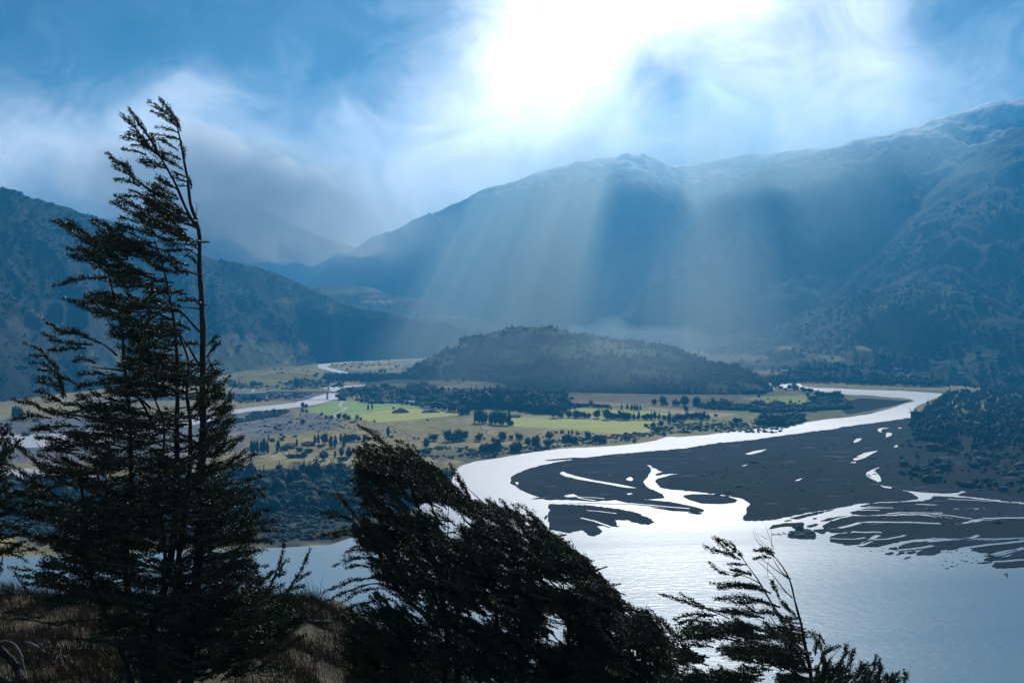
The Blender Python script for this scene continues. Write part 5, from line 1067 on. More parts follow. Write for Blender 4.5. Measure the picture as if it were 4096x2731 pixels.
A2 = [([(1165, 290), (1080, 150), (975, 20)], 55), ([(1150, 260), (1020, 140), (890, 60)], 60), ([(1130, 280), (1020, 190), (905, 140)], 50), ([(1150, 340), (1060, 300), (945, 292)], 25), ([(1160, 400), (1060, 370), (900, 350)], 30), ([(1150, 500), (1060, 430), (960, 390)], 35),
    ([(1160, 300), (1120, 240), (1070, 220)], 55), ([(1170, 330), (1150, 230), (1110, 190)], 40), ([(1205, 610), (1200, 500), (1165, 420)], 40), ([(1170, 580), (1100, 540), (1020, 515)], 50), ([(1190, 670), (1120, 610), (1050, 580)], 70), ([(1215, 740), (1160, 710), (1090, 690)], 50), ([(1230, 780), (1170, 760), (1095, 730)], 50), ([(1230, 815), (1200, 818), (1165, 810)], 20), ([(1265, 840), (1260, 780), (1235, 740)], 40),
    ([(960, 490), (860, 330), (800, 250), (700, 120)], 55), ([(920, 500), (800, 350), (710, 230), (630, 165)], 80), ([(900, 480), (780, 400), (645, 380)], 45), ([(880, 420), (780, 360), (680, 348)], 45), ([(860, 540), (760, 500), (655, 488)], 35), ([(1050, 640), (930, 600), (810, 590)], 80), ([(1060, 660), (960, 640), (860, 630)], 50), ([(1060, 600), (990, 520), (920, 480)], 90), ([(950, 460), (930, 400), (910, 360)], 40), ([(900, 480), (820, 450), (735, 450)], 30), ([(1040, 590), (900, 490), (800, 400)], 90),
    ([(1140, 850), (1050, 780), (965, 745)], 80), ([(1150, 930), (1040, 850), (930, 810)], 110), ([(1100, 830), (1040, 790), (980, 760)], 60), ([(950, 880), (820, 800), (740, 740), (690, 650), (590, 600), (505, 510)], 75), ([(800, 820), (700, 770), (570, 755)], 50), ([(760, 760), (680, 690), (570, 640)], 50), ([(830, 900), (780, 870), (710, 850)], 50), ([(880, 930), (760, 910), (650, 905)], 40), ([(1150, 940), (1020, 890), (900, 870)], 90), ([(740, 710), (690, 630), (620, 615)], 40),
    ([(1000, 1000), (930, 970), (850, 960)], 60), ([(900, 1050), (780, 1000), (680, 960), (545, 965)], 55), ([(820, 1040), (690, 950), (580, 890)], 45), ([(1250, 1130), (1120, 1090), (970, 1100)], 90), ([(1230, 1080), (1150, 1010), (1060, 990)], 90), ([(1200, 1100), (1100, 1040), (1000, 1030)], 80), ([(1000, 1080), (940, 1030), (880, 1010)], 60), ([(1010, 1200), (900, 1110), (780, 1050)], 90), ([(780, 1150), (710, 1110), (630, 1095)], 45), ([(860, 1130), (740, 1060), (600, 980)], 70),
    ([(1190, 1200), (1110, 1170), (1020, 1180)], 80), ([(1200, 1250), (1100, 1220), (1000, 1230)], 80), ([(1280, 1290), (1130, 1290), (980, 1310)], 55), ([(1280, 1390), (1150, 1380), (1010, 1390)], 50), ([(900, 1250), (740, 1190), (590, 1160)], 80), ([(800, 1280), (690, 1220), (580, 1190)], 70), ([(1310, 1520), (1290, 1470), (1240, 1440)], 60),
    ([(420, 1310), (280, 1210), (180, 1150), (10, 1125)], 70), ([(450, 1400), (300, 1290), (150, 1200)], 95), ([(340, 1260), (220, 1190), (90, 1160)], 60), ([(640, 1330), (520, 1190), (430, 1120), (380, 1110)], 45), ([(700, 1480), (600, 1330), (540, 1240)], 60), ([(560, 1300), (470, 1190), (350, 1120)], 40), ([(500, 1480), (320, 1390), (145, 1370)], 80), ([(520, 1500), (340, 1430), (165, 1440)], 80), ([(650, 1380), (570, 1240), (490, 1150)], 40), ([(560, 1540), (390, 1480), (220, 1460)], 85), ([(1150, 1500), (930, 1420), (700, 1390)], 80), ([(1240, 1530), (1080, 1480), (900, 1500)], 60), ([(900, 1420), (760, 1350), (640, 1330)], 80)]
for q, w in A2: T.pspray('A2', q, w * 1.15, 1.7)
A3 = [([(900, 60), (740, 60), (600, 75), (440, 130)], 55), ([(1000, 200), (850, 190), (710, 205)], 35), ([(980, 330), (800, 260), (640, 270), (520, 230)], 80), ([(1050, 420), (850, 330), (640, 290)], 85), ([(820, 600), (620, 500), (480, 510), (440, 450), (360, 415)], 60), ([(740, 560), (640, 510), (520, 500)], 80), ([(760, 610), (560, 600), (440, 570), (350, 520)], 60), ([(700, 640), (540, 640), (395, 660)], 55),
    ([(540, 1040), (490, 900), (440, 780), (330, 650), (200, 595)], 35), ([(480, 810), (370, 700), (245, 700)], 28), ([(460, 850), (360, 760), (250, 755)], 28), ([(480, 900), (400, 820), (310, 810)], 28), ([(500, 980), (410, 890), (300, 880)], 35), ([(520, 1030), (420, 930), (300, 915)], 35), ([(520, 1050), (500, 930), (465, 800)], 35),
    ([(640, 950), (560, 890), (470, 880)], 45), ([(780, 760), (690, 720), (590, 745)], 55), ([(880, 860), (760, 840), (630, 850)], 50), ([(900, 930), (760, 920), (610, 960)], 70), ([(820, 1010), (740, 1020), (640, 1060)], 55), ([(480, 1070), (380, 1000), (280, 990)], 45), ([(560, 1110), (460, 1060), (350, 1050)], 65), ([(440, 1180), (280, 1100), (100, 1055)], 60), ([(420, 1210), (240, 1190), (90, 1225)], 75), ([(700, 1130), (620, 1090), (540, 1090)], 60), ([(640, 1280), (450, 1270), (270, 1300)], 80), ([(460, 1390), (380, 1370), (290, 1370)], 40), ([(660, 1230), (520, 1170), (380, 1140)], 90),
    ([(1450, 190), (1430, 160), (1400, 200)], 40), ([(1690, 290), (1560, 240), (1450, 250)], 50), ([(1500, 310), (1400, 260), (1280, 260)], 60), ([(1540, 390), (1440, 330), (1350, 330)], 60), ([(1560, 490), (1480, 440), (1380, 450)], 75), ([(1240, 330), (1150, 290), (1050, 300)], 70), ([(1100, 430), (1020, 390), (920, 400)], 60), ([(1300, 520), (1180, 500), (1080, 540)], 70), ([(1400, 620), (1250, 580), (1060, 570)], 70), ([(1300, 740), (1180, 720), (1060, 760)], 70), ([(1360, 900), (1230, 850), (1080, 870)], 80), ([(1300, 1000), (1180, 1020), (1080, 1010)], 55),
    ([(1660, 640), (1720, 600), (1775, 545)], 40), ([(1690, 710), (1740, 640), (1800, 590)], 40), ([(1680, 650), (1610, 600), (1540, 590)], 45), ([(1690, 870), (1750, 840), (1780, 830)], 70), ([(1700, 790), (1740, 770), (1775, 760)], 50), ([(1690, 980), (1760, 960), (1820, 1000)], 90), ([(1720, 1050), (1780, 1030), (1830, 1030)], 80), ([(1790, 1150), (1850, 1090), (1910, 1010)], 50), ([(1700, 1150), (1800, 1130), (1890, 1130)], 60), ([(1700, 1250), (1760, 1240), (1820, 1230)], 60), ([(1720, 1340), (1790, 1300), (1840, 1260)], 50), ([(1790, 1425), (1880, 1400), (1990, 1380)], 40), ([(1700, 720), (1730, 800), (1760, 900)], 60), ([(1690, 900), (1740, 940), (1800, 960)], 70)]
for q, w in A3: T.pspray('A3', q, w * 1.15, 1.7)
A4 = [([(1580, 160), (1640, 80), (1680, 10)], 50), ([(1640, 230), (1690, 140), (1690, 60)], 30), ([(1680, 210), (1770, 130), (1830, 80)], 40), ([(1650, 340), (1770, 240), (1860, 180)], 60), ([(1720, 310), (1850, 260), (1920, 210)], 50), ([(1650, 450), (1820, 430), (1970, 380)], 60), ([(1600, 510), (1820, 510), (2000, 475)], 55), ([(1650, 560), (1840, 560), (1990, 520)], 55), ([(1700, 700), (1800, 650), (1900, 600)], 45), ([(1750, 750), (1900, 680), (2040, 630)], 55), ([(1700, 800), (1920, 740), (2100, 710)], 55), ([(1750, 850), (1950, 780), (2130, 800)], 45), ([(1700, 900), (1880, 870), (2060, 880)], 55), ([(1650, 990), (1830, 950), (2000, 940)], 55), ([(1650, 1110), (1830, 1060), (2010, 1060)], 45), ([(1600, 1160), (1760, 1150), (1910, 1140)], 60),
    ([(2040, 1200), (2090, 1080), (2130, 960), (2135, 870)], 28), ([(2100, 1150), (2120, 1050), (2170, 1010)], 30), ([(2030, 1180), (2080, 1130), (2150, 1110)], 36), ([(2150, 1280), (2240, 1130), (2300, 1030), (2335, 920)], 28), ([(2230, 1180), (2290, 1130), (2335, 1110)], 36), ([(2120, 1270), (2200, 1220), (2290, 1210)], 36), ([(1900, 1250), (1990, 1170), (2060, 1090)], 45), ([(1900, 1300), (2080, 1280), (2250, 1280)], 45), ([(1950, 1260), (2040, 1230), (2130, 1200)], 45),
    ([(520, 1150), (300, 1110), (160, 1080), (60, 1070)], 45), ([(550, 1230), (340, 1150), (110, 1130)], 45), ([(600, 1290), (380, 1210), (180, 1190)], 45), ([(650, 1310), (500, 1290), (340, 1310)], 50), ([(700, 1260), (600, 1200), (500, 1180)], 50), ([(460, 450), (300, 310), (150, 170), (90, 70)], 45), ([(320, 340), (200, 190), (120, 160)], 40), ([(350, 480), (200, 370), (110, 320), (20, 280)], 45), ([(400, 520), (300, 440), (180, 430)], 60), ([(210, 440), (120, 380), (10, 350)], 50), ([(500, 560), (350, 520), (200, 560)], 70), ([(460, 640), (320, 600), (170, 600)], 60), ([(500, 760), (380, 700), (270, 700)], 60), ([(620, 960), (500, 900), (380, 900)], 60), ([(550, 850), (400, 830), (300, 870)], 60),
    ([(420, 60), (330, 20), (240, 40)], 50), ([(520, 130), (400, 95), (270, 95)], 50), ([(560, 220), (420, 170), (300, 190)], 60), ([(620, 300), (500, 270), (400, 270)], 60), ([(650, 420), (560, 380), (440, 400)], 55)]
for q, w in A4: T.pspray('A4', q, w * 1.15, 1.7)
for q, w in [([(700, 500), (480, 480), (300, 440), (130, 200)], 50), ([(1000, 640), (700, 660), (500, 700), (380, 780)], 70), ([(700, 700), (560, 660), (420, 690)], 60), ([(420, 620), (280, 640), (150, 560)], 60), ([(300, 540), (160, 560), (0, 580)], 70), ([(400, 680), (200, 640), (20, 640)], 70), ([(1000, 800), (800, 840), (620, 840)], 70), ([(880, 900), (760, 940), (680, 950)], 60)]: T.pspray('A5', q, w, 1.0)
for q, w in [([(380, 1100), (560, 1030), (760, 960)], 70), ([(560, 1020), (740, 900), (900, 850)], 70), ([(500, 820), (640, 760), (760, 720)], 60), ([(600, 680), (700, 650), (800, 620)], 50), ([(640, 560), (760, 540), (855, 515)], 50), ([(380, 1250), (560, 1220), (720, 1180)], 80), ([(420, 1380), (600, 1400), (790, 1440)], 70), ([(900, 900), (980, 800), (1090, 700)], 40), ([(380, 1480), (520, 1500), (640, 1490)], 60)]: T.pspray('A6', q, w, 1.0)
polyL = [(500, 1080), (640, 1060), (690, 1250), (740, 1420), (800, 1480), (860, 1560), (890, 1700), (900, 1850), (960, 1980), (1000, 2080), (1000, 2180), (960, 2260), (1060, 2400), (1150, 2470), (1100, 2560), (900, 2680), (720, 2731), (560, 2640), (420, 2480), (260, 2400), (180, 2330), (260, 2180), (110, 2140), (120, 2000), (150, 1900), (210, 1830), (280, 1720), (300, 1640), (420, 1560), (480, 1400), (440, 1300), (400, 1200)]
def angL(x, y):
    t = np.clip((x - 700) / 160, 0, 1); a = math.pi * (1 - t) + (.30 if t > .5 else 0)
    return (math.pi - .12 if t < .5 else .38) + (0 if abs(t - .5) > .2 else random.choice([0, 0, .6]))
T.fill(polyL, 820, angL, 140, 50, depth=1.25, thr=-.2, clump=150)
T.fill([(180, 2140), (600, 1900), (850, 1900), (1000, 2100), (940, 2300), (1080, 2420), (1000, 2600), (700, 2660), (560, 2560), (430, 2440), (330, 2330), (300, 2200)], 260, angL, 150, 55, depth=1.2, thr=-.25)
T.fill([p[:2] for p in S('A2', [(420, 1240), (640, 1230), (900, 1000), (1000, 820), (1120, 830), (1230, 1100), (1290, 1300), (1310, 1560), (300, 1560), (280, 1300)])], 90, lambda x, y: 2.75, 120, 42, depth=.9, thr=-.1, clump=110)
T.fill([(470, 2350), (1150, 2420), (1190, 2560), (1000, 2690), (540, 2731), (420, 2560)], 190, angL, 140, 52, depth=1.1, thr=-.35)
T.limbs(42, polyL, lambda x, y: math.pi - .25 if random.random() < .7 else .4, 190)
T.build('windswept_tree', 'tall multi-stemmed windswept tree with a bare leaning top on the grassy slope, largest of all')

# ---- tree cut by the left edge
T = Tree(24.0, 2)
T.stem('S', [(-420, 2900), (-380, 2600), (-340, 2300), (-300, 2000), (-260, 1750), (-200, 1500)], .13, .03)
for q in [[(-300, 2300), (-160, 2150), (-40, 2080), (40, 2050)], [(-280, 1900), (-160, 1820), (-40, 1740)], [(-300, 2050), (-150, 1980), (0, 1940)]]: T.stem('S', q, .05, .012)
for q, w in [([(-20, 300), (40, 150), (90, 40), (60, 0)], 60), ([(-40, 200), (20, 80), (10, 0)], 60), ([(-60, 330), (20, 250), (130, 240)], 70), ([(-80, 560), (20, 470), (50, 390)], 60), ([(-60, 620), (60, 560), (130, 490)], 60), ([(-60, 700), (80, 640), (190, 650)], 70), ([(-40, 640), (90, 580), (180, 580)], 60), ([(0, 800), (120, 720), (200, 690)], 60), ([(-40, 850), (100, 840), (250, 800)], 60), ([(-40, 950), (120, 960), (260, 930)], 60), ([(0, 880), (160, 900), (330, 960)], 60), ([(60, 960), (150, 990), (210, 1030)], 40), ([(20, 990), (10, 1060), (0, 1120)], 50), ([(-30, 60), (20, 30), (70, -20)], 50)]: T.pspray('A4', q, w * .7, 1.0)
T.fill([(-450, 1650), (-100, 1640), (20, 1700), (30, 1800), (0, 1900), (60, 2000), (100, 2100), (30, 2200), (-100, 2260), (-450, 2300)], 200, lambda x, y: math.pi * .82 if random.random() < .5 else .5, 130, 50, depth=1.0)
T.build('windswept_tree', 'dark tree cut off by the left edge with drooping sprays over the lake')

# ---- clump in the middle: three trees leaning one behind the other
def clump(D, seed, stems, sprays, poly, nfill, label, nlimb=14, ang=2.45, L=105, w=40, thr=-.27):
    T = Tree(D, seed)
    for st, r0, r1, dd in stems: T.stem('R3', st, r0, r1, dd)
    for q, ww in sprays: T.pspray('R3', q, ww * .9, 1.4)
    q = [p[:2] for p in S('R3', poly)]
    T.fill(q, nfill, lambda x, y: ang + random.uniform(-.25, .45), L, w, depth=1.15, thr=thr, clump=140)
    # bristling upper edge, each tuft swept up and to the left by the wind
    n = len(q)
    for i in range(n - 1):
        a = np.array(q[i]); b = np.array(q[i + 1]); 
        if b[0] <= a[0] or b[1] < a[1] - 60: continue
        for k in range(max(1, int(np.hypot(*(b - a)) / 22))):
            u = a + (b - a) * T.r.uniform(0, 1); l = T.r.uniform(55, 125); an = T.r.uniform(1.8, 2.75)
            tip = u + np.array([math.cos(an), -math.sin(an)]) * T.r.uniform(8, 52); bs = tip - np.array([math.cos(an), -math.sin(an)]) * l + np.array([10, 14])
            T.pspray('S', [tuple(bs), tuple((bs + tip) / 2 + np.array([8, -3])), tuple(tip)], T.r.uniform(14, 26), 1.0, dd=T.r.normal(0, .9))
    T.limbs(nlimb, q, lambda x, y: 2.2 + random.uniform(-.4, .7), 150)
    return T.build('windswept_tree', label, 'leaning windswept trees in the middle of the slope')
clump(30.5, 3,
    [([(780, 2080), (800, 1568), (820, 1300), (780, 1000), (700, 720), (620, 480), (540, 310), (460, 225), (330, 145)], .13, .010, 0), ([(900, 2080), (870, 1568), (860, 1350), (880, 1100), (800, 800), (720, 560), (640, 310), (560, 235)], .11, .010, .4), ([(840, 1300), (700, 1000), (560, 800), (420, 640), (300, 560), (220, 530)], .05, .008, -.5), ([(700, 1200), (560, 1060), (420, 1000), (280, 1060), (180, 1090)], .035, .006, -.7), ([(560, 860), (440, 800), (320, 720), (200, 740)], .03, .006, -.5), ([(870, 1560), (960, 1300), (1010, 1270)], .05, .02, 0)],
    [([(540, 310), (450, 215), (390, 170), (315, 138)], 42), ([(500, 270), (430, 220), (355, 200)], 34), ([(520, 290), (440, 255), (350, 242)], 36), ([(540, 320), (460, 285), (365, 272)], 36), ([(640, 310), (590, 240), (535, 225)], 42), ([(640, 320), (590, 275), (530, 268)], 36), ([(650, 350), (580, 310), (510, 320)], 50), ([(600, 350), (450, 350), (290, 340)], 46), ([(560, 400), (430, 390), (295, 390)], 46), ([(600, 440), (450, 420), (310, 450)], 50), ([(560, 480), (430, 420), (300, 405)], 50), ([(600, 520), (480, 500), (350, 520)], 50), ([(560, 600), (440, 560), (330, 600)], 50),
     ([(380, 730), (270, 600), (190, 520), (105, 510)], 36), ([(290, 620), (250, 560), (205, 515)], 30), ([(320, 690), (220, 630), (110, 622)], 34), ([(300, 660), (230, 640), (160, 655)], 30), ([(400, 720), (240, 720), (65, 768)], 44), ([(330, 760), (250, 740), (170, 770)], 40), ([(420, 880), (310, 870), (185, 918)], 44), ([(400, 930), (320, 910), (250, 930)], 44), ([(420, 840), (330, 800), (240, 860)], 44), ([(440, 980), (280, 1000), (120, 1068)], 36), ([(380, 1020), (260, 1060), (150, 1112)], 34), ([(440, 1040), (330, 1060), (230, 1120)], 40), ([(420, 1110), (300, 1140), (200, 1170)], 36), ([(500, 1150), (400, 1180), (290, 1190)], 50), ([(440, 1250), (330, 1260), (230, 1300)], 60), ([(480, 1350), (340, 1380), (240, 1400)], 70), ([(500, 1480), (380, 1500), (260, 1540)], 70),
     ([(950, 560), (900, 460), (830, 352)], 34), ([(910, 470), (860, 410), (810, 380)], 26), ([(940, 540), (910, 480), (870, 440)], 30), ([(950, 580), (920, 520), (890, 470)], 40)],
    [(340, 300), (480, 290), (545, 300), (640, 310), (700, 350), (760, 395), (800, 440), (900, 530), (950, 590), (1000, 640), (1020, 760), (1000, 1000), (960, 1200), (900, 1568), (300, 1568), (270, 1400), (330, 1200), (480, 1050), (420, 920), (330, 800), (400, 620), (330, 470)], 1150, 'tallest windswept tree of the middle clump, its top leaning left over the valley', 18)
clump(31.5, 4,
    [([(1100, 2100), (1110, 1568), (1100, 1300), (1080, 1050), (1020, 820), (960, 640)], .11, .012, 0), ([(1250, 2100), (1220, 1568), (1230, 1300), (1220, 1000), (1180, 780), (1120, 600)], .10, .012, .3), ([(1010, 2000), (1000, 1568), (1030, 1300), (1090, 1150)], .08, .02, -.3)],
    [([(1090, 620), (1060, 580), (1030, 545)], 26), ([(1180, 640), (1150, 590), (1105, 545)], 30), ([(1210, 660), (1180, 620), (1140, 590)], 30), ([(1300, 660), (1260, 610), (1208, 575)], 36), ([(1350, 700), (1310, 650), (1250, 635)], 30), ([(1380, 740), (1350, 690), (1300, 660)], 34)],
    [(930, 590), (1000, 580), (1080, 600), (1150, 620), (1230, 640), (1320, 680), (1390, 740), (1440, 790), (1470, 900), (1470, 1150), (1450, 1568), (860, 1568), (900, 1300), (960, 1000)], 850, 'middle tree of the windswept clump with a ragged sloping top', 16)
clump(32.0, 5,
    [([(1500, 2150), (1490, 1568), (1490, 1300), (1470, 1050), (1420, 860)], .10, .012, 0), ([(1700, 2150), (1690, 1568), (1680, 1350), (1660, 1150), (1600, 960)], .09, .012, .3), ([(1850, 2150), (1840, 1568), (1850, 1400), (1830, 1260)], .07, .012, 0)],
    [([(2090, 1300), (2050, 1260), (1990, 1200)], 36), ([(1960, 1230), (1920, 1190), (1890, 1150)], 30)],
    [(1390, 780), (1470, 800), (1550, 870), (1630, 930), (1680, 1000), (1740, 1060), (1790, 1140), (1880, 1190), (1970, 1210), (2040, 1260), (2080, 1360), (2070, 1460), (2090, 1600), (1350, 1600), (1380, 1300), (1400, 1000)], 1050, 'lowest tree of the windswept clump, sloping down to the lake at its right', 16)

# ---- slender tree right of the clump
T = Tree(29.0, 6)
T.stem('R4', [(1040, 1900), (1020, 1500), (1012, 1306), (1008, 1220), (985, 1130), (965, 1000), (935, 880), (903, 750), (885, 650), (830, 560), (780, 505)], .085, .012)
T.stem('R4', [(1000, 1240), (930, 1130), (860, 960), (800, 860), (755, 790), (690, 680), (620, 580), (540, 460)], .045, .008, .3)
T.stem('R4', [(885, 655), (800, 605), (730, 540), (690, 520)], .02, .005); T.stem('R4', [(883, 650), (840, 630), (790, 570), (770, 520)], .018, .005); T.stem('R4', [(900, 770), (840, 730), (780, 620), (690, 560), (665, 530)], .018, .005, .2)
T.stem('R4', [(700, 690), (620, 630), (520, 620), (430, 600), (380, 545)], .016, .004); T.stem('R4', [(500, 900), (390, 850), (250, 800), (120, 790), (60, 745)], .02, .004, -.4); T.stem('R4', [(560, 590), (500, 570), (455, 555)], .008, .003)
for q in [[(780, 470), (765, 430), (735, 360), (725, 310)], [(770, 470), (720, 430), (670, 420), (650, 330)], [(735, 400), (700, 370), (670, 365)], [(700, 440), (655, 420), (645, 350)], [(770, 450), (762, 380), (768, 330)], [(740, 640), (730, 560), (745, 520)], [(860, 740), (780, 680), (720, 630)]]: T.stem('R4', q, .007, .003)
for q, w in [([(540, 480), (470, 420), (405, 395)], 36), ([(540, 470), (525, 440), (500, 430)], 36), ([(530, 500), (430, 480), (340, 450)], 40), ([(500, 470), (450, 440), (430, 405)], 36), ([(570, 530), (530, 510), (480, 490)], 44), ([(580, 520), (560, 490), (520, 480)], 34), ([(610, 562), (550, 560), (490, 555)], 16), ([(640, 630), (570, 600), (495, 590)], 32), ([(640, 620), (600, 610), (530, 630)], 34), ([(500, 625), (430, 610), (400, 570), (370, 545)], 22), ([(780, 500), (720, 470), (655, 470)], 40), ([(780, 510), (740, 480), (700, 460)], 45), ([(760, 520), (700, 510), (655, 525)], 34), ([(785, 490), (770, 480), (740, 465)], 36),
    ([(720, 720), (560, 690), (385, 680)], 50), ([(700, 700), (600, 690), (430, 710)], 45), ([(760, 740), (680, 710), (580, 690)], 50), ([(815, 780), (790, 720), (765, 670)], 30), ([(800, 740), (770, 690), (770, 665)], 24), ([(750, 800), (600, 770), (405, 775)], 50), ([(820, 830), (680, 790), (500, 800)], 60), ([(560, 870), (400, 850), (240, 800), (60, 745)], 26), ([(330, 820), (250, 780), (190, 740)], 18), ([(400, 890), (280, 870), (150, 905)], 40), ([(350, 930), (260, 900), (160, 940)], 36), ([(420, 880), (330, 870), (230, 950)], 36), ([(720, 900), (600, 860), (450, 850)], 70), ([(900, 930), (800, 870), (700, 860)], 70), ([(930, 900), (880, 850), (830, 800)], 60), ([(650, 950), (530, 950), (400, 980)], 70), ([(600, 1050), (400, 1010), (200, 1030)], 70), ([(500, 960), (400, 920), (290, 950)], 60), ([(400, 1080), (280, 1060), (180, 1090)], 60)]: T.pspray('R4', q, w * 1.15, 1.7)
polyR = [p[:2] for p in S('R4', [(200, 1020), (330, 960), (450, 890), (560, 870), (760, 820), (880, 850), (930, 960), (960, 1080), (990, 1220), (1000, 1330), (100, 1330), (170, 1150)])]
T.fill(polyR, 340, lambda x, y: 2.85, 105, 38, depth=1.0, thr=-.05, clump=110)
T.limbs(16, polyR, lambda x, y: 2.6, 120, .02)
T.build('windswept_tree', 'slender windswept tree with a bare bowed stem standing before the lake')

# ---- low bush at the lower right
T = Tree(28.0, 7)
for q in [[(1150, 1700), (1130, 1306), (1110, 1180), (1060, 1080), (1020, 1010)], [(1200, 1700), (1210, 1306), (1240, 1180), (1260, 1070)], [(1330, 1700), (1340, 1306), (1400, 1200), (1430, 1130)], [(1450, 1700), (1470, 1350), (1560, 1260)], [(1560, 1700), (1590, 1330), (1600, 1230)], [(1090, 1306), (1050, 1260), (1160, 1120), (1200, 1080)]]: T.stem('R4', q, .025, .005)
for q, w in [([(1110, 1180), (1070, 1060), (1015, 1000)], 40), ([(1100, 1060), (1070, 1010), (1000, 985)], 24), ([(1060, 1200), (1100, 1110), (1195, 1070)], 55), ([(1040, 1130), (1040, 1080), (1060, 1040)], 40), ([(1180, 1210), (1220, 1130), (1245, 1050)], 40), ([(1210, 1250), (1260, 1170), (1285, 1090)], 40), ([(1200, 1300), (1300, 1230), (1390, 1190)], 55), ([(1360, 1306), (1410, 1220), (1425, 1130)], 40), ([(1400, 1306), (1440, 1230), (1445, 1150)], 36), ([(1250, 1310), (1330, 1240), (1330, 1180)], 50), ([(1480, 1320), (1530, 1280), (1560, 1240)], 32), ([(1590, 1330), (1620, 1270), (1595, 1225)], 26), ([(1120, 1300), (1180, 1250), (1240, 1230)], 60), ([(1520, 1330), (1560, 1290), (1590, 1280)], 30), ([(1080, 1306), (1110, 1240), (1150, 1200)], 50)]: T.pspray('R4', q, w * 1.15, 1.7)
T.fill([p[:2] for p in S('R4', [(1010, 1330), (1040, 1230), (1110, 1200), (1200, 1210), (1300, 1240), (1440, 1260), (1560, 1310), (1560, 1400), (1000, 1400)])], 150, lambda x, y: 1.0 + random.uniform(-.5, .8), 70, 26, depth=.7)
T.build('windswept_shrub', 'low leafy shrub at the lower right below the slender tree')['category'] = 'shrub'

# ------------------------------------------------------------------ dead wood on the slope
M_DEAD = mat_flat('weathered_wood', (0.09, 0.085, 0.088), (0.34, 0.34, 0.36), 2.0, 6, aniso=(.6, 3, 3))
M_DEADB = mat_flat('dark_dead_wood', (0.025, 0.023, 0.022), (0.075, 0.068, 0.064), 2.0, 6)
def ground_D(px, py):
    """distance at which the ray through px, py meets the near slope"""
    D = np.linspace(12, 60, 800); w = P(np.full(800, px), np.full(800, py), D); g = near_z(w[:, 0], w[:, 1]); k = np.argmax(w[:, 2] < g)
    return D[k] if w[k, 2] < g[k] else 45.0
def dead(name, label, view, lines, mat, lift=.05, cat='log', group=None):
    V = []; Fc = []
    for ln, r0, r1 in lines:
        q = S(view, ln); d = [ground_D(p[0], p[1]) for p in q]; d = np.array(d); d = np.minimum(d, d.min() + 1.2) - .15
        w = smooth_path(P([p[0] for p in q], [p[1] for p in q], d), .08, .02, len(V)); w[:, 2] += lift
        tube(w, np.linspace(r0, r1, len(w)) * (1 + .12 * rng.normal(0, 1, len(w))), 7, V, Fc)
    v = np.concatenate(V); f = np.concatenate(Fc); base = v.mean(0); base[2] = v[:, 2].min()
    o = mesh_obj(name, v - base, f, mat, smooth=True); o.location = base
    return tag(o, label, cat, group)
dead('dead_branch', 'bleached curved dead branch with forked tips at the left edge', 'A5', [([(5, 880), (70, 865), (140, 900), (190, 985), (200, 1060), (240, 1180), (250, 1260)], .035, .05), ([(140, 900), (215, 870), (225, 840), (160, 750)], .018, .006), ([(200, 1020), (260, 1000), (310, 1030), (330, 1000)], .014, .005), ([(60, 865), (20, 830), (0, 800)], .014, .006)], M_DEAD, cat='branch')
dead('fallen_log', 'dark fallen log leaning down behind the bleached branch', 'A5', [([(-60, 900), (60, 1000), (130, 1080), (180, 1160), (230, 1260)], .11, .10)], M_DEADB)
dead('fallen_log', 'grey weathered log in the bottom left corner', 'A5', [([(-40, 1190), (40, 1225), (120, 1262)], .075, .06)], M_DEAD)
dead('fallen_log', 'splintered pale log with broken ends lying downhill', 'A5', [([(240, 880), (300, 900), (380, 950), (470, 1000)], .055, .05), ([(265, 885), (300, 855), (345, 860)], .022, .006), ([(275, 890), (310, 850)], .018, .005), ([(130, 840), (170, 825), (220, 800)], .02, .006)], M_DEAD)
dead('fallen_log', 'upper jagged grey log beside the splintered pale one', 'A5', [([(360, 895), (420, 930), (480, 970)], .06, .035), ([(440, 940), (500, 930), (500, 945)], .03, .01)], M_DEAD)
dead('root_plate', 'tangled grey root stump lying among the dry grass', 'A5', [([(480, 960), (560, 1000), (640, 1040), (690, 1080)], .06, .03), ([(500, 990), (540, 960), (545, 935)], .03, .01), ([(540, 1010), (520, 1060), (540, 1090)], .03, .012), ([(600, 1020), (640, 1000), (660, 1030), (705, 1035)], .03, .01), ([(560, 1010), (600, 1070), (580, 1100)], .03, .012), ([(500, 1000), (480, 1040), (500, 1070)], .02, .01)], M_DEAD, cat='stump')
dead('fallen_log', 'short grey log lying flat on the crest between the trees', 'A6', [([(890, 912), (990, 915), (1090, 918), (1155, 924)], .07, .06)], M_DEAD)
dead('fallen_log', 'pale stick lying on the slope behind the big tree', 'A5', [([(700, 608), (745, 606), (795, 602)], .02, .015)], M_DEAD)
dead('fallen_log', 'pale splintered branch on the crest near the left edge', 'A5', [([(340, 545), (380, 560), (420, 590)], .025, .015), ([(280, 610), (330, 590)], .012, .006)], M_DEAD)
T0 = P(*S('A6', [(255, 640)])[0], 34.0); V = []; Fc = []
w = smooth_path(P(np.array([255, 255, 254]) / 2.6988 + 900, np.array([760, 560, 440]) / 2.6988 + 2150, [34, 34, 34]), .1, .01)
tube(w, np.linspace(.125, .115, len(w)), 10, V, Fc)
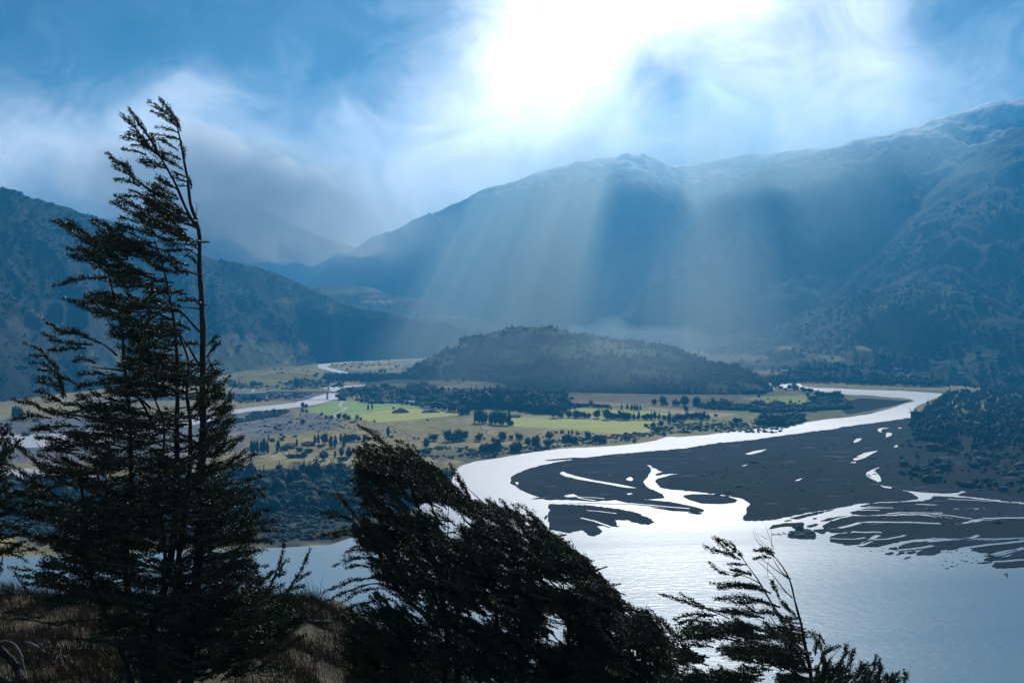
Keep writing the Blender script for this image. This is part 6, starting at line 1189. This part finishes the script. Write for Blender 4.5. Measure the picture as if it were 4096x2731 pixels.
for dx, h in ((-38, 405), (-14, 425), (12, 402), (36, 385)):
    tube(smooth_path(P(np.array([255 + dx, 255 + dx * 1.05, 258 + dx * 1.15]) / 2.6988 + 900, np.array([470, 435, h]) / 2.6988 + 2150, [34, 34, 34]), .05), np.linspace(.035, .006, 5)[:len(smooth_path(P(np.array([255 + dx, 255 + dx * 1.05, 258 + dx * 1.15]) / 2.6988 + 900, np.array([470, 435, h]) / 2.6988 + 2150, [34, 34, 34]), .05))] if False else np.linspace(.035, .006, len(smooth_path(P(np.array([255 + dx, 255 + dx * 1.05, 258 + dx * 1.15]) / 2.6988 + 900, np.array([470, 435, h]) / 2.6988 + 2150, [34, 34, 34]), .05))), 5, V, Fc)
v = np.concatenate(V); o = mesh_obj('snag', v - v.mean(0), np.concatenate(Fc), M_DEAD, smooth=True); o.location = v.mean(0)
tag(o, 'grey broken trunk with a splintered top beside the big tree', 'snag')
STB = [(1050, 820, 1055, 880), (1085, 815, 1078, 885), (1110, 825, 1100, 885), (1150, 800, 1125, 870), (1350, 815, 1362, 885), (1385, 830, 1372, 885), (1290, 800, 1268, 890)]
for i, (x0, y0, x1, y1) in enumerate(STB):
    a = S('A6', [(x0, y0), (x1, y1)]); w = smooth_path(P([a[1][0], a[0][0]], [a[1][1] + 14, a[0][1]], [44.5, 44.5]), .06, .02, i); V = []; Fc = []
    tube(w, np.linspace(.05, .02, len(w)), 6, V, Fc); v = np.concatenate(V); o = mesh_obj('dead_stub', v - w[0], np.concatenate(Fc), M_DEADB); o.location = w[0]
    tag(o, 'thin dead stub on the grassy crest between the trees', 'stub', 'dead stubs on the crest')
# shrubs on the crest
def shrub(view, x, y, w, h, label, D=None, dense=26, tw=False):
    (px, py), = S(view, [(x, y)]); k = VIEWS[view][2]; D = D or ground_D(px, py); T = Tree(D, int(x + y)); r = T.r
    for i in range(5): T.stem('S', [(px + r.normal(0, 4), py + 10), (px + r.normal(0, w / k * .2), py - h / k * .4), (px + r.normal(0, w / k * .35), py - h / k * .8)], .02, .004, r.normal(0, .2))
    for i in range(dense):
        bx = px + r.normal(0, w / k * .22); by = py - r.uniform(.05, .5) * h / k; tx = bx + r.normal(-.1, .2) * w / k; ty = by - r.uniform(.2, .5) * h / k
        T.pspray('S', [(bx, by), ((bx + tx) / 2 + 3, (by + ty) / 2), (tx, ty)], w / k * .09, .8, dd=r.normal(0, .4), leaf=.04)
    o = T.build('shrub', label, base=P(px, py, D)); o['category'] = 'shrub'; return o
shrub('A5', 60, 450, 190, 170, 'dark rounded shrub on the crest at the left edge'); shrub('A5', 230, 460, 140, 100, 'spiky low shrub on the crest beside the left-edge shrub')
shrub('A6', 700, 920, 190, 130, 'low brushy shrub on the crest right of the big tree'); shrub('A6', 870, 900, 130, 125, 'round dark shrub on the crest right of the low brushy one'); shrub('A6', 1230, 880, 110, 110, 'small leafy shrub on the crest left of the middle clump', dense=14)
shrub('A6', 1010, 1330, 260, 170, 'twiggy dark shrub low on the slope between the trees', dense=22); shrub('A5', 900, 1010, 200, 170, 'twiggy thicket on the slope left of the big trunks', dense=22)
shrub('A5', 420, 930, 160, 110, 'dark low shrub among the pale fallen logs', dense=18)
# ------------------------------------------------------------------ air
def volume_mat(name, color, density, aniso=0.0):
    m = bpy.data.materials.new(name); m.use_nodes = True; nt = m.node_tree; nt.nodes.clear()
    o = nt.nodes.new('ShaderNodeOutputMaterial'); v = nt.nodes.new('ShaderNodeVolumePrincipled')
    v.inputs['Color'].default_value = tuple(color) + (1,); v.inputs['Density'].default_value = density; v.inputs['Anisotropy'].default_value = aniso
    nt.links.new(v.outputs[0], o.inputs['Volume']); return m
v_, f_ = box(-6500, 6500, -600, 11300, -1.2, 1760)
tag(mesh_obj('haze', v_, f_, volume_mat('haze_air', (0.055, 0.415, 0.90), 1.12e-4, 0.42)), kind='stuff')

# veils of scattering mist; thicker bands are shaped in to stand for light shafts
def veil(name, Y0, x0, x1, nx, nz, ztop, bright, density, color, tmax, aniso=.6, sl=.6):
    X = np.linspace(x0, x1, nx) * 1.7415; Z = 6 + (ztop - 6) * np.linspace(0, 1, nz) ** 1.3
    D = Y0 + Z[:, None] * sl + X[None, :] * 0; x = (X[None, :] - CX) / F * D; z = Z[:, None] + D * 0
    c = np.stack([x, D, z], -1); px, py = project(c); B = bright(px / 1.7415, py / 1.7415)
    B[0] = 0; B[-1] = 0; B[:, 0] = 0; B[:, -1] = 0
    T = (0.6 + tmax * B)[..., None] * .5; nrm = np.array([0, 1.0, -sl]) / math.hypot(1, sl)
    Fv = (c - nrm * T).reshape(-1, 3); Bv = (c + nrm * T).reshape(-1, 3); Fv[:, 2] = np.maximum(Fv[:, 2], 3.0); Bv[:, 2] = np.clip(Bv[:, 2], 2.0, 1755)
    Fv[:, 2] = np.minimum(Fv[:, 2], 1756)
    n = nx * nz; i = np.arange(n).reshape(nz, nx)
    q = np.stack([i[:-1, :-1], i[:-1, 1:], i[1:, 1:], i[1:, :-1]], -1).reshape(-1, 4)
    rim = np.r_[i[0, :], i[1:, -1], i[-1, -2::-1], i[-2:0:-1, 0]]; r2 = np.roll(rim, -1)
    f = np.concatenate([q, q[:, ::-1] + n, np.stack([rim, rim + n, r2 + n, r2], -1)])
    return tag(mesh_obj(name, np.concatenate([Fv, Bv]), f, volume_mat(name + '_air', color, density, aniso), smooth=False), kind='stuff')
def ss(a, b, v): t = np.clip((v - a) / (b - a), 0, 1); return t * t * (3 - 2 * t)
def gb(x, y, cx, cy, rx, ry): return np.exp(-((x - cx) / rx) ** 2 - ((y - cy) / ry) ** 2)
def shafts(x, y):
    th = (x - 1600) / (y + 490)                       # beams fan out from where the sun stands
    th = th + .012 * fbm(th * 3, y / 900, 3, 5)
    b = 1.35 * ss(-.62, -.36, th) * (1 - ss(-.285, -.175, th)) * (.40 + .60 * ss(220, 520, y))
    b = b + .85 * ss(-.08, .02, th) * (1 - ss(.03, .19, th)) + .10 * ss(-.24, -.12, th) * (1 - ss(-.10, .02, th))
    b = b + .40 * ss(.17, .27, th) * (1 - ss(.33, .50, th)) * (1 - ss(320, 640, y)) + .25 * ss(.50, .58, th) * (1 - ss(.66, .85, th)) * (1 - ss(320, 480, y)) + .18 * ss(-1.1, -.7, th) * (1 - ss(-.6, -.3, th)) * ss(300, 480, y) * (1 - ss(560, 760, y))
    b = b + .38 * ss(-.60, -.2, th) * (1 - ss(.0, .32, th)) * ss(480, 760, y) + .06 * ss(-.8, -.3, th) * (1 - ss(.3, .8, th))
    b = b * (1 + .75 * fbm(th * 15, y / 2500, 3, 8)) * (1 + .35 * fbm(th * 5, y / 500, 3, 12))
    b = b + 1.15 * gb(x, y, 1660, 335, 300, 80) * (1 + .35 * fbm(x / 110, y / 80, 3, 3)) + .35 * gb(x, y, 2080, 215, 170, 60)
    return np.maximum(b, 0) * ss(80, 300, y) * (1 - ss(800, 872, y))
veil('light_shaft_mist', 3050.0, 300, 2330, 420, 90, 1745.0, shafts, 2.0e-3, (0.66, 0.90, 1.0), 215.0, .72)
def capcloud(x, y):
    b = gb(x, y, 470, 415, 260, 75) + .8 * gb(x, y, 620, 470, 150, 50) + .45 * gb(x, y, 760, 520, 150, 50) + .35 * gb(x, y, 520, 540, 300, 60)
    return np.maximum(b * (1 + .7 * fbm(x / 70, y / 45, 5, 3)), 0) * ss(230, 330, y) * (1 - ss(600, 680, y))
veil('low_cloud', 5200.0, -150, 1050, 160, 70, 1745.0, capcloud, 3.2e-3, (0.86, 0.95, 1.0), 640.0, .5)
def nearmist(x, y):
    b = .95 * gb(x, y, 1340, 850, 210, 110) + .5 * gb(x, y, 1560, 850, 150, 90) + .35 * gb(x, y, 1120, 860, 130, 60)
    return b * (1 + .35 * fbm((x - 1575) / (y + 490) * 20, y / 2500, 3, 21)) * ss(745, 820, y) * (1 - ss(880, 903, y))
veil('mist', 2420.0, 850, 1900, 160, 40, 420.0, nearmist, 1.5e-3, (0.66, 0.88, 1.0), 330.0, .7)
